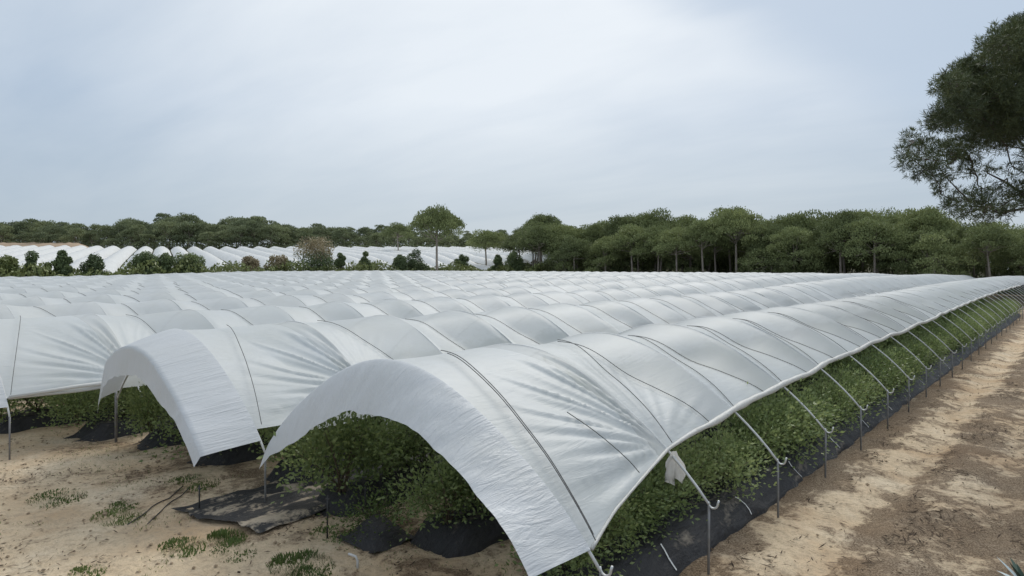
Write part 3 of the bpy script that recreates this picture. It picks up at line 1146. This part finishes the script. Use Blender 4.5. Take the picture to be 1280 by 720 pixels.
# agave at the lower right corner
ax_, ay_ = at(1284, 8.35)
ag = empty('agave', (ax_, ay_, ground(ax_, ay_)))
ag.scale = (0.75, 0.75, 0.75)
for k in range(17):
    a = k * 2.4 + 0.3
    el = 0.35 + 0.9 * (k / 17)
    L = 0.62 - 0.1 * (k % 3)
    V = []
    for j in range(7):
        s = j / 6
        w = 0.05 * (1 - s) ** 0.7 * (1 + 0.7 * math.sin(s * PI)) + 0.001
        rad = L * s * math.cos(el)
        zz = L * s * math.sin(el) - 0.10 * s * s * (1 - k / 17)
        for t in (-1, 0, 1):
            V.append((rad * math.cos(a) - t * w * math.sin(a), rad * math.sin(a) + t * w * math.cos(a), zz + 0.015 * abs(t) * (1 - s)))
    mesh('leaf', V, grid_faces(7, 3), M['agave_pale'] if k % 4 == 1 else M['agave'], ag, True, None, [0.3 + 0.04 * (k % 9)] * 12)
tag(ag, 'spiky agave with pale and dark green leaves at the corner of the dirt track', 'agave')

# ------------------------------------------------------------------ trees
def make_pine(seed, H, R, crown_depth, nl, leaf, mat, flat=0.0, trunk_r=0.2, name='pine_tree', open_=0.0, lobes_n=26):
    """stone pine: bare trunk, limbs that fan out, domed crown of leaf clumps"""
    rng = np.random.default_rng(seed)
    root = empty(name, (0, 0, 0))
    zb = H * (1 - crown_depth)
    tr = MB()
    bend = rng.normal(size=2) * 0.25
    fork = zb + H * crown_depth * 0.25
    tr.add(tube([(0, 0, -0.4), (bend[0] * 0.3, bend[1] * 0.3, fork * 0.35), (bend[0], bend[1], fork * 0.75), (bend[0] * 1.2, bend[1] * 1.2, fork)],
                [trunk_r * 1.25, trunk_r, trunk_r * 0.8, trunk_r * 0.6], 8))
    lob = []
    for k in range(lobes_n):
        a = k * 2.399 + rng.uniform(-0.4, 0.4)
        q = math.sqrt((k + 0.5) / lobes_n)
        r = R * 0.80 * q
        top = H - (H - zb) * (0.10 + (0.62 - 0.3 * flat) * q ** 2.4)
        z = top - (H - zb) * rng.uniform(0.0, 0.42 if q < 0.75 else 0.62) * (1 - 0.5 * flat)
        s = R * rng.uniform(0.26, 0.40)
        lob.append((r * math.cos(a), r * math.sin(a), z - s * 0.35, s, s * rng.uniform(0.48, 0.7)))
    for k in range(0, lobes_n, 2):
        lx, ly, lz, s, sv = lob[k]
        b0 = Vector((bend[0], bend[1], fork * rng.uniform(0.72, 1.0)))
        m_ = Vector((lx * 0.45 + bend[0] * 0.5, ly * 0.45 + bend[1] * 0.5, b0.z + (lz - b0.z) * 0.35))
        tr.add(tube([b0, m_, (lx, ly, lz)], [trunk_r * 0.42, trunk_r * 0.28, trunk_r * 0.1], 5))
    tr.build('trunk', M['bark'], root)
    C, A, T = [], [], []
    wsum = sum(l[3] ** 2 for l in lob)
    for (lx, ly, lz, s, sv) in lob:
        n = int(nl * s * s / wsum)
        d = rand_dirs(n, rng)
        d[:, 2] = np.where(rng.random(n) < 0.75, np.abs(d[:, 2]), d[:, 2])
        rad = (0.55 + 0.5 * rng.random(n) ** 0.6)
        c = np.array([lx, ly, lz]) + d * rad[:, None] * np.array([s, s, sv])
        jit = rng.normal(size=(n, 3)) * s * 0.08
        C.append(c + jit)
        ax = d + np.array([0, 0, 0.55]) + rng.normal(size=(n, 3)) * 0.5
        A.append(ax / np.linalg.norm(ax, axis=1, keepdims=True))
        T.append(np.clip(rng.normal(0.45 + 0.12 * rng.normal(), 0.16, n), 0, 1))
    C, A, T = np.concatenate(C), np.concatenate(A), np.concatenate(T)
    L = leaf * rng.uniform(0.6, 1.4, len(C))
    v, f = leaf_quads(C, A, L, L * 0.55, rng)
    mesh('crown', v, f, M[mat], root, True, None, T)
    return root


right_protos = [make_pine(500 + k, 11.0, 4.6 + 0.4 * (k % 3), [0.66, 0.46, 0.72, 0.42, 0.50, 0.68][k], 11500, 0.26, 'pine', flat=[0.2, 0.45, 0.1, 0.5, 0.3, 0.2][k], trunk_r=0.19, lobes_n=32) for k in range(6)]
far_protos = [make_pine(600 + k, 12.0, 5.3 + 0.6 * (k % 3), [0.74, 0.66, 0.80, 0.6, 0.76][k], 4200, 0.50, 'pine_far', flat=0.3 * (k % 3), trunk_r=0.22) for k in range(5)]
umb_proto = make_pine(701, 14.0, 7.0, 0.36, 15000, 0.36, 'pine', flat=0.6, trunk_r=0.30, lobes_n=48)

RTOP = [(640, 276), (690, 268), (715, 284), (745, 276), (795, 265), (850, 265), (890, 262), (930, 256), (955, 266), (990, 260), (1012, 270), (1055, 257), (1100, 256), (1155, 255),
        (1185, 270), (1200, 284), (1215, 286), (1240, 276), (1290, 274), (1400, 270)]
LTOP = [(-60, 272), (0, 272), (60, 269), (110, 278), (145, 277), (165, 265), (190, 272), (205, 262), (238, 262), (262, 276), (295, 264), (320, 266), (348, 269), (372, 279), (400, 275), (440, 278),
        (490, 277), (512, 286), (560, 284), (600, 283), (660, 283), (720, 280)]
r_used, f_used = [False] * 6, [False] * 5


def put_tree(protos, usedl, k, x, y, height, protoH, label, group, wide=1.0):
    o = protos[k]
    if usedl[k]:
        o = copy_tree(protos[k])
    usedl[k] = True
    s = height / protoH
    o.location = (x, y, ground(x, y))
    o.rotation_euler = (0, 0, random.uniform(0, 2 * PI))
    w = s ** 0.7 * wide
    o.scale = (w * random.uniform(0.92, 1.1), w * random.uniform(0.92, 1.1), s)
    tag(o, label, 'pine tree', group)
    return o


rows_r = [(119.5, 5.6, 0.0), (124.5, 6.0, 0.04), (131, 6.2, 0.02), (139, 6.5, 0.0), (148, 6.5, 0.0), (158, 6.5, 0.0), (168, 7.0, 0.0)]
rr = random.Random(21)
for ri, (Y, step, dd) in enumerate(rows_r):
    x = -95.5 - (Y - 119.5) * 0.78 + rr.uniform(0, 3)
    while x < 24:
        xx, yy = x + rr.uniform(-1.3, 1.3), Y + rr.uniform(-1.6, 1.6)
        X, Z = xx * CT + yy * ST, -xx * ST + yy * CT
        px = 640 + FPX * X / Z
        if px > 655 and not (1192 < px < 1218 and ri < 4):
            top = interp(RTOP, px) + (rr.uniform(-1, 22) if ri in (0, 1) else rr.uniform(-7, 8)) - 2
            if 1185 < px < 1225:
                top = max(top, 288)
            h = height_at(top, Z) - ground(xx, yy)
            h = max(5.5, min(18, h))
            if ri == 0:
                lab, grp = 'stone pine on the front edge of the dark wood at the right, behind the tunnels', 'front pines of the right-hand wood'
            else:
                lab, grp = 'stone pine deeper in the dark wood at the right, crown showing over the front trees', 'inner pines of the right-hand wood'
            put_tree(right_protos, r_used, rr.choice((1, 3, 4, 0, 2, 5)) if ri == 0 else rr.choice((0, 2, 5)) if ri > 3 else rr.randrange(6), xx, yy, h, 11.0, lab, grp, 0.95)
        x += step * rr.uniform(0.8, 1.2)

for ri, (Z, step) in enumerate(((288, 7.5), (299, 7.5), (312, 8.0), (328, 8.5))):
    w = -55 + rr.uniform(0, 10)
    while w < 715:
        z_ = Z + rr.uniform(-4, 4)
        xx, yy = at(w, z_)
        top = interp(LTOP, w) + (rr.uniform(2, 20) if ri == 0 else rr.uniform(0, 12) if ri < 3 else rr.uniform(-1, 4))
        h = max(6, min(19, height_at(top, z_) - ground(xx, yy)))
        if ri == 0:
            lab, grp = 'hazy distant pine on the front edge of the far wood above the white field', 'front pines of the far wood'
        else:
            lab, grp = 'hazy distant pine inside the far wood, only its crown in view', 'inner pines of the far wood'
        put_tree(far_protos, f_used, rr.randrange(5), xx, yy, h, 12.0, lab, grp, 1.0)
        w += step * FPX / Z * rr.uniform(0.75, 1.25)

# lone umbrella pine
ux, uy = at(546, 150)
umb_proto.location = (ux, uy, ground(ux, uy))
hh = height_at(257, 150) - ground(ux, uy)
umb_proto.scale = (0.86, 0.86, hh / 14.0)
umb_proto.name = 'umbrella_pine'
tag(umb_proto, 'lone umbrella pine with a bare trunk rising over the far end of the tunnels', 'pine tree')

# lower pines near the corner of the wood
for px, top, Z, lab in ((608, 284, 186, 'low broad pine right of the lone umbrella pine'), (650, 288, 178, 'low spreading pine at the left corner of the wood'),
                        (498, 276, 230, 'pale thin-trunked pine just left of the lone umbrella pine')):
    xx, yy = at(px, Z)
    h = height_at(top, Z) - ground(xx, yy)
    o = put_tree(right_protos, r_used, 1, xx, yy, h, 11.0, lab, None, 1.1)

# dark undergrowth on the wood's floor
def scatter_cover(name, pts, leaf, mat, lab, seed, hmax):
    rng = np.random.default_rng(seed)
    C = np.array(pts)
    n = len(C)
    ax = rng.normal(size=(n, 3)) * 0.6 + np.array([0, 0, 0.8])
    ax /= np.linalg.norm(ax, axis=1, keepdims=True)
    L = leaf * rng.uniform(0.6, 1.4, n)
    v, f = leaf_quads(C, ax, L, L * 0.55, rng)
    o = mesh(name, v, f, M[mat], None, True, None, np.clip(rng.normal(0.45, 0.22, n), 0, 1))
    kind(o, 'stuff')
    return tag(o, lab, 'ground cover')


pts = []
r_ = random.Random(3)
while len(pts) < 42000:
    x, y = r_.uniform(-108, 45), r_.uniform(117.5, 182)
    hgt = (0.5 if y < 140 else 1.6) + 2.0 * max(0, noise.fractal(Vector((x * 0.16, y * 0.16, 2)), 1, 2, 3) + 0.15)
    pts.append((x, y, ground(x, y) + hgt * r_.random()))
scatter_cover('undergrowth', pts, 0.5, 'hedge', 'dark brushy undergrowth between the trunks of the right-hand wood', 4, 2)
pts = []
while len(pts) < 15000:
    w, Z = r_.uniform(-60, 720), r_.uniform(281, 318)
    x, y = at(w, Z)
    hgt = 2.2 + 3.5 * max(0, noise.fractal(Vector((x * 0.09, y * 0.09, 7)), 1, 2, 3) + 0.2)
    if w < 115:
        if Z < 294:
            continue
    pts.append((x, y, ground(x, y) + (2.6 if w < 115 and Z < 297 else 0) + hgt * r_.random()))
scatter_cover('far_undergrowth', pts, 0.8, 'pine_far', 'dark scrub under the far wood', 5, 2)

# green strip of low cover between the two fields
pts = []
while len(pts) < 34000:
    if r_.random() < 0.7:
        x, y = r_.uniform(-117, -110.3), r_.uniform(8, 122)
    else:
        x, y = r_.uniform(-117, -93), r_.uniform(115.5, 121)
    hgt = 2.8 + 2.6 * max(0, noise.fractal(Vector((x * 0.2, y * 0.2, 9)), 1, 2, 3) + 0.25)
    pts.append((x, y, ground(x, y) + hgt * r_.random() ** 0.5))
scatter_cover('strip_of_weeds', pts, 0.5, 'hedge_yellow', 'green strip of low weeds between the two tunnel fields', 6, 2)


# hedge bushes, each its own
def hedge_bush(px, top, wpx, mat, lab, seed, cone=0.0, dry=False):
    ang = math.atan((px - 640) / FPX) - TH            # bearing from +Y
    x_line = -113.5
    if px < 560:
        y = x_line / math.tan(ang)
        x = x_line
    else:
        y = 118.5
        x = y * math.tan(ang)
    Z = -x * ST + y * CT
    g = ground(x, y)
    H = height_at(top, Z) - g
    R = wpx / FPX * Z / 2 * 1.15
    rng = np.random.default_rng(seed)
    root = empty('hedge_bush', (x, y, g))
    st = MB()
    lobs = []
    for k in range(19):
        a = k * 2.4
        t = rng.random()
        zz = H * (0.16 + 0.68 * t)
        rr_ = R * 0.72 * math.sqrt(rng.random()) * (1 - cone * t)
        s = R * rng.uniform(0.34, 0.5) * (1 - 0.45 * cone * t)
        lobs.append((rr_ * math.cos(a), rr_ * math.sin(a), min(zz, H - s * 0.85), s))
    lobs.append((0, 0, H - R * 0.33, R * 0.36))
    for l in lobs[::2]:
        st.add(tube([(0, 0, -0.2), (l[0] * 0.4, l[1] * 0.4, l[2] * 0.5), l[:3]], [0.07, 0.05, 0.02], 5))
    st.build('stem', M['bark'], root)
    C, T = [], []
    for l in lobs:
        n = 430
        d = rand_dirs(n, rng)
        C.append(np.array(l[:3]) + d * (0.45 + 0.6 * rng.random(n))[:, None] * l[3])
        T.append(np.clip(rng.normal(0.45 + 0.1 * rng.normal(), 0.18, n), 0, 1))
    C, T = np.concatenate(C), np.concatenate(T)
    C[:, 2] = np.maximum(C[:, 2], 0.05)
    ax = rand_dirs(len(C), rng) + np.array([0, 0, 0.4])
    ax /= np.linalg.norm(ax, axis=1, keepdims=True)
    L = 0.32 * rng.uniform(0.6, 1.4, len(C))
    v, f = leaf_quads(C, ax, L, L * 0.55, rng)
    if dry:
        sel = (C[:, 2] + rng.normal(size=len(C)) * H * 0.08 > H * dry)
        fv = v.reshape(-1, 4, 3)
        mesh('foliage', fv[~sel].reshape(-1, 3), np.arange(4 * (~sel).sum()).reshape(-1, 4), M[mat], root, True, None, T[~sel])
        mesh('dry_blossom', fv[sel].reshape(-1, 3), np.arange(4 * sel.sum()).reshape(-1, 4), M['dry'], root, True, None, T[sel])
    else:
        mesh('foliage', v, f, M[mat], root, True, None, T)
    return tag(root, lab, 'bush', 'bushes along the edge between the fields')


HB = [(8, 319, 34, 'hedge_yellow', 'yellow-green rounded bush at the far left edge of the hedge', 0.5, False),
      (40, 314, 36, 'hedge', 'dark conical bush near the left edge of the hedge', 0.8, False),
      (60, 328, 20, 'hedge_yellow', 'little green shrub between the dark cone and the slim bush', 0.5, False),
      (78, 313, 26, 'hedge', 'slim upright bush right of the dark conical one', 0.5, False),
      (118, 317, 42, 'hedge', 'broad peaked bush in front of the white far field', 0.7, False),
      (182, 314, 38, 'hedge', 'tall bushy shrub, left one of a touching pair', 0.4, False),
      (207, 316, 30, 'hedge', 'rounder shrub, right one of a touching pair', 0.3, False),
      (238, 317, 38, 'hedge', 'squat rounded dark bush right of the touching pair', 0.2, False),
      (312, 320, 30, 'hedge', 'shrub almost wholly covered in dry pinkish bloom', 0.3, 0.35),
      (343, 319, 34, 'hedge_yellow', 'brownish shrub next to the one in dry pink bloom', 0.3, 0.62),
      (396, 296, 56, 'hedge', 'largest hedge bush, its crown dry and pinkish brown', 0.25, 0.62),
      (425, 316, 16, 'hedge', 'narrow dark bush close right of the largest one', 0.3, False),
      (457, 314, 18, 'hedge', 'slim dark bush standing alone before the white strip', 0.3, False),
      (500, 318, 22, 'hedge', 'left half of the dark pair beside the lone umbrella pine', 0.3, False),
      (520, 311, 30, 'hedge', 'taller right half of the dark pair beside the lone umbrella pine', 0.3, False),
      (577, 318, 18, 'hedge', 'small round bush just right of the lone umbrella pine', 0.2, False),
      (622, 318, 18, 'hedge', 'loose shrub before the last of the white strip', 0.2, False),
      (643, 314, 24, 'hedge', 'leafy shrub at the corner of the dark wood', 0.2, False)]
for k, (px, top, w, mt, lab, cone, dry) in enumerate(HB):
    hedge_bush(px, top, w, mt, lab, 800 + k, cone, dry)

# thin white and red marker post at the corner of the wood
mx_, my_ = at(706, 150)
mk = empty('marker_post', (mx_, my_, ground(mx_, my_)))
v, f = tube([(0, 0, -0.3), (0, 0, 1.7)], 0.07, 8)
mesh('post', v, f, M['white_pipe'], mk)
m_red = mat_plain('faded_red_paint', (0.35, 0.06, 0.05), (0.25, 0.05, 0.04), 8, 0.6)
v, f = tube([(0, 0, 1.7), (0, 0, 2.35)], 0.085, 8)
mesh('red_cap', v, f, m_red, mk)
tag(mk, 'thin white marker post with a red top before the dark wood', 'marker post')

# ------------------------------------------------------------------ far field of tunnels, rows running away from us
DIRP = math.radians(68.3)
D2 = Vector((-math.sin(DIRP), math.cos(DIRP)))
N2 = Vector((math.cos(DIRP), math.sin(DIRP)))
fcount = 0
for k in range(-24, 29):
    off = k * 5.6 + 62
    V, uvs = [], []
    r2 = random.Random(900 + k)
    n_l, n_u = 46, 13
    p0 = N2 * off
    # stretch of the row inside the far field
    def zax(s):
        q = p0 + D2 * s
        return -q.x * ST + q.y * CT
    s = 60.0
    ss = []
    while s < 330:
        q = p0 + D2 * s
        Z = -q.x * ST + q.y * CT
        if -q.x > 119.5 and Z > 124 and Z < 264 and (q.y < 112 or Z > 168):
            ss.append(s)
        s += 1.0
    if len(ss) < 15:
        continue
    s0, s1 = ss[0], ss[-1]
    mid = p0 + D2 * s1
    Xm, Zm = mid.x * CT + mid.y * ST, -mid.x * ST + mid.y * CT
    m2 = p0 + D2 * s0
    Xn, Zn = m2.x * CT + m2.y * ST, -m2.x * ST + m2.y * CT
    if (Xm / Zm > 0.08 and Xn / Zn > 0.08) or (Xm / Zm < -0.95 and Xn / Zn < -0.95):
        continue
    nl_ = int((s1 - s0) / 2.6) * 2 + 1
    for j in range(nl_):
        s = s0 + (s1 - s0) * j / (nl_ - 1)
        q = p0 + D2 * s
        g = ground(q.x, q.y)
        press = 0.22 * r2.uniform(0.5, 1.4) if j % 2 else 0.0
        for w in range(n_u):
            u = -2.6 + 5.2 * w / (n_u - 1)
            z = 0.85 * float(prof(u * 1.2)) - press * (1 - (u / 2.7) ** 2) + 0.10 * noise.noise(Vector((s * 0.5, u, k)))
            x, y = q.x + N2.x * u, q.y + N2.y * u
            V.append((x, y, g + z * 1.05))
            uvs.append((u, s))
    o = mesh('distant_tunnel', V, grid_faces(nl_, n_u), M['film_far'], None, True, uvs)
    fcount += 1
    tag(o, 'distant white film tunnel of the far field, behind the hedge bushes', 'film tunnel', 'film tunnels of the far field')

# ------------------------------------------------------------------ the big pine at the right
def big_pine():
    rng = np.random.default_rng(55)
    r_ = random.Random(55)
    X0, Z0 = 20.4, 19.5
    tx, ty = X0 * CT - Z0 * ST, X0 * ST + Z0 * CT
    g = ground(tx, ty)
    root = empty('big_pine', (tx, ty, g))

    def loc(px, py, Z):
        x, y = at(px, Z)
        return Vector((x - tx, y - ty, height_at(py, Z) - g))
    lob = []
    dense = [(1252, 62, 36), (1280, 105, 48), (1284, 34, 30), (1190, 106, 22), (1222, 100, 36), (1196, 138, 32), (1236, 148, 42), (1178, 152, 20), (1268, 44, 30), (1216, 84, 24), (1206, 112, 28), (1262, 150, 40), (1275, 70, 36),
             (1245, 110, 40), (1300, 60, 44), (1310, 130, 50), (1345, 40, 54), (1350, 110, 60), (1400, 40, 64), (1410, 120, 60), (1460, 60, 64), (1330, 165, 40), (1480, 130, 60), (1540, 70, 60), (1560, 140, 54), (1610, 110, 46), (1380, 0, 50), (1450, -10, 56), (1520, 20, 50)]
    loose = [(1140, 174, 17, .8), (1136, 200, 18, .9), (1158, 186, 22, .9), (1150, 214, 18, .9), (1174, 216, 22, 1), (1182, 190, 24, 1), (1204, 188, 26, 1), (1128, 188, 10, .6), (1210, 210, 16, .7),
             (1176, 238, 13, .5), (1196, 246, 17, .6), (1212, 262, 15, .6), (1226, 240, 17, .6), (1236, 256, 14, .55), (1252, 250, 11, .4), (1280, 236, 22, 1), (1250, 180, 22, .5), (1288, 190, 22, .5),
             (1320, 220, 26, .7), (1360, 200, 34, .8), (1200, 268, 11, .4), (1262, 262, 9, .4), (1190, 258, 16, .8), (1216, 250, 18, .8), (1238, 266, 15, .7), (1224, 272, 13, .6), (1246, 238, 16, .6), (1268, 212, 16, .5), (1232, 214, 16, .5), (1258, 268, 12, .6), (1300, 250, 26, .8), (1275, 255, 14, .6)]
    for (px, py, r) in dense:
        for rep in range(2):
            Z = Z0 + r_.uniform(-3.4, 3.4)
            lob.append((loc(px + r_.uniform(-9, 9), py + r_.uniform(-9, 9), Z), r * r_.uniform(0.74, 0.98) / FPX * Z, 1.0))
    for (px, py, r, dn) in loose:
        Z = Z0 + r_.uniform(-2.2, 1.8)
        lob.append((loc(px, py, Z), 0.82 * r / FPX * Z, dn))
    # trunk and limbs
    tr = MB()
    tr.add(tube([(0, 0, -0.5), (0.05, 0, 2.0), (-0.1, 0.1, 4.2), (-0.25, 0.15, 6.2), (-0.2, 0.2, 8.2), (0, 0.2, 10.2)], [0.42, 0.34, 0.30, 0.26, 0.2, 0.1], 12))
    tr.build('trunk', M['bark'], root)
    br = MB()
    forks = [Vector((-0.1, 0.1, 4.4)), Vector((-0.2, 0.12, 5.2)), Vector((-0.25, 0.15, 6.2)), Vector((-0.2, 0.2, 7.4)), Vector((-0.1, 0.2, 8.6))]
    nodes = [(f0, 0.0) for f0 in forks]
    order = sorted(lob, key=lambda q: min((q[0] - f0).length for f0 in forks))
    for c, s, dn in order:
        f0, d0 = min(nodes, key=lambda q: (c - q[0]).length + 0.45 * q[1] + (2.0 if q[0].z > c.z + 0.5 else 0.0))
        dv = c - f0
        rad = max(0.018, 0.085 - 0.009 * d0)
        p1 = f0 + dv * 0.35 + Vector((r_.uniform(-.2, .2), r_.uniform(-.2, .2), r_.uniform(-.15, .2)))
        p2 = f0 + dv * 0.7 + Vector((r_.uniform(-.2, .2), r_.uniform(-.2, .2), r_.uniform(-.1, .3)))
        br.add(tube([f0, p1, p2, c], [rad, rad * 0.75, rad * 0.5, 0.010], 6))
        nodes += [(p1, d0 + dv.length * 0.35), (p2, d0 + dv.length * 0.7)]
        for q in range(4):
            tp = c + Vector(rand_dirs(1, rng)[0]) * s * 0.85
            br.add(tube([p2.lerp(c, r_.uniform(0, .8)), p2.lerp(tp, 0.6) + Vector((0, 0, r_.uniform(-.1, .1))), tp], [0.014, 0.010, 0.004], 4))
    br.build('branch', M['bark_dark'], root)
    C, A, T, L = [], [], [], []
    for c, s, dn in lob:
        n = int((470 if dn == 1.0 else 350) * (s / 0.8) ** 2 * dn) + 14
        d = rand_dirs(n, rng)
        pos = np.array(c) + d * (0.25 + 0.82 * rng.random(n) ** 0.7)[:, None] * s * np.array([1, 1, 0.8])
        # needle tufts: thin needles fanning out of every twig tip
        kneed = 9
        nd = rand_dirs(n * kneed, rng) + np.repeat(d, kneed, 0) * 0.55 + np.array([0, 0, 0.35])
        nd /= np.linalg.norm(nd, axis=1, keepdims=True)
        ln = 0.17 * rng.uniform(0.7, 1.25, n * kneed)
        C.append(np.repeat(pos, kneed, 0) + nd * ln[:, None] * 0.5)
        A.append(nd)
        L.append(ln)
        T.append(np.clip(np.repeat(rng.normal(0.45 + 0.1 * rng.normal(), 0.17, n), kneed) + rng.normal(size=n * kneed) * 0.06, 0, 1))
    C, A, T, L = map(np.concatenate, (C, A, T, L))
    v, f = leaf_quads(C, A, L, 0.016, rng)
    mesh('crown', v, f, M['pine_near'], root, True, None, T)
    return tag(root, 'big dark pine reaching in from the right edge over the dirt track', 'pine tree')


big_pine()

# ------------------------------------------------------------------ sky, sun, camera
w = bpy.data.worlds.new('World')
sc.world = w
w.use_nodes = True
nt = w.node_tree
nt.nodes.clear()
b = NB(nt)
SUN_EL, SUN_AZ = math.radians(42), math.radians(-20)     # azimuth measured from +Y towards +X
sky = b.n('ShaderNodeTexSky')
sky.sky_type = 'NISHITA'
sky.sun_disc = False
sky.sun_elevation = SUN_EL
sky.sun_rotation = SUN_AZ
sky.dust_density = 2.0
gen = b.n('ShaderNodeTexCoord').outputs['Generated']
sep = b.n('ShaderNodeSeparateXYZ', Vector=gen)
zz = b.math('MAXIMUM', sep.outputs[2], 0.0)
den = b.math('ADD', zz, 0.16)
cx = b.math('DIVIDE', sep.outputs[0], den)
cy = b.math('DIVIDE', sep.outputs[1], den)
comb = b.n('ShaderNodeCombineXYZ', X=cx, Y=cy, Z=0.0)
# cloud sheets stretched along one wind direction, brighter where the sun stands behind them
mp = b.mapping(comb.outputs[0], (0.35, 0.95, 1), (0, 0, math.radians(-24)))
c1 = b.noise(mp, 0.75, 5, 0.5, 0.5)
c2 = b.noise(b.mapping(comb.outputs[0], (0.6, 1.5, 1), (0, 0, math.radians(-10))), 1.5, 7, 0.55, 0.3)
cl = b.math('ADD', b.math('MULTIPLY', c1, 0.7), b.math('MULTIPLY', c2, 0.3))
hub = Vector((-0.56, 0.62, 0.55)).normalized()
dt = b.n('ShaderNodeVectorMath', operation='DOT_PRODUCT')
b.put(dt.inputs[0], gen)
dt.inputs[1].default_value = hub
lobe = b.math('POWER', b.maprange(dt.outputs['Value'], 0.70, 0.985), 1.25)
f1 = b.math('ADD', b.math('MULTIPLY', lobe, 0.95), b.math('MULTIPLY', b.math('SUBTRACT', cl, 0.47), 2.3))
cf = b.ramp(f1, [(0.0, 0.0), (1.0, 1.0)])
cloud = b.mix(cf, (4.4, 5.45, 6.8), (8.2, 8.8, 9.4))
# edge of the bright sheet: bluer, darker cloud to the right of it


def view_dir(px, py):
    a, c = (px - 640) / FPX, (HOR - py) / FPX
    return Vector((a * CT - ST, a * ST + CT, c)).normalized()


edge_n = view_dir(800, 5).cross(view_dir(1140, 165)).normalized()
if edge_n.dot(view_dir(1200, 20)) < 0:
    edge_n = -edge_n
de = b.n('ShaderNodeVectorMath', operation='DOT_PRODUCT')
b.put(de.inputs[0], gen)
de.inputs[1].default_value = edge_n
side = b.math('ADD', de.outputs['Value'], b.math('MULTIPLY', b.math('SUBTRACT', c2, 0.5), 0.12))
edge = b.math('MULTIPLY', b.ramp(b.maprange(side, -0.02, 0.07), [(0.0, 0.0), (1.0, 1.0)], 'EASE'), b.ramp(zz, [(0.10, 0.0), (0.22, 1.0)]))
cloud = b.mix(b.math('MULTIPLY', edge, 0.85), cloud, (4.9, 5.95, 7.3))
low = b.ramp(zz, [(0.0, 0.85), (0.22, 0.0)])
cloud = b.mix(low, cloud, (4.75, 5.55, 6.2))
dome = b.ramp(zz, [(0.36, 0.0), (0.85, 0.85)])
cloud = b.mix(1.0, cloud, b.mix(1.0, b.mix(dome, (1, 1, 1), (2.25, 2.0, 1.78)), (1, 1, 1), 'MULTIPLY'), 'MULTIPLY')
col = b.mix(0.93, sky.outputs[0], cloud)
bg = b.n('ShaderNodeBackground')
b.put(bg.inputs['Color'], col)
bg.inputs['Strength'].default_value = 0.1
wo = nt.nodes.new('ShaderNodeOutputWorld')
nt.links.new(bg.outputs[0], wo.inputs[0])

sun = bpy.data.lights.new('sun', 'SUN')
sun.energy = 2.2
sun.angle = math.radians(30)
sun.color = (1.0, 0.95, 0.87)
so = bpy.data.objects.new('sun', sun)
COL.objects.link(so)
sd = Vector((math.sin(SUN_AZ) * math.cos(SUN_EL), math.cos(SUN_AZ) * math.cos(SUN_EL), math.sin(SUN_EL)))
so.rotation_euler = sd.to_track_quat('Z', 'Y').to_euler()

cam = bpy.data.cameras.new('camera')
cam.sensor_width = 36
cam.lens = 36 * FPX / 1280
cam.shift_y = -(360 - HOR) / 1280
cam.clip_end = 3000
co = bpy.data.objects.new('camera', cam)
COL.objects.link(co)
co.location = (0, 0, CAMH)
co.rotation_euler = (PI / 2, 0, TH)
sc.camera = co

sc.view_settings.view_transform = 'Standard'
sc.view_settings.look = 'None'
sc.view_settings.exposure = 0.0
sc.view_settings.gamma = 1.0
sc.view_settings.use_curve_mapping = False
sc.render.engine = 'CYCLES'
sc.cycles.use_denoising = True
sc.cycles.max_bounces = 8
sc.cycles.transparent_max_bounces = 16
sc.cycles.transmission_bounces = 4
sc.cycles.caustics_reflective = False
sc.cycles.caustics_refractive = False
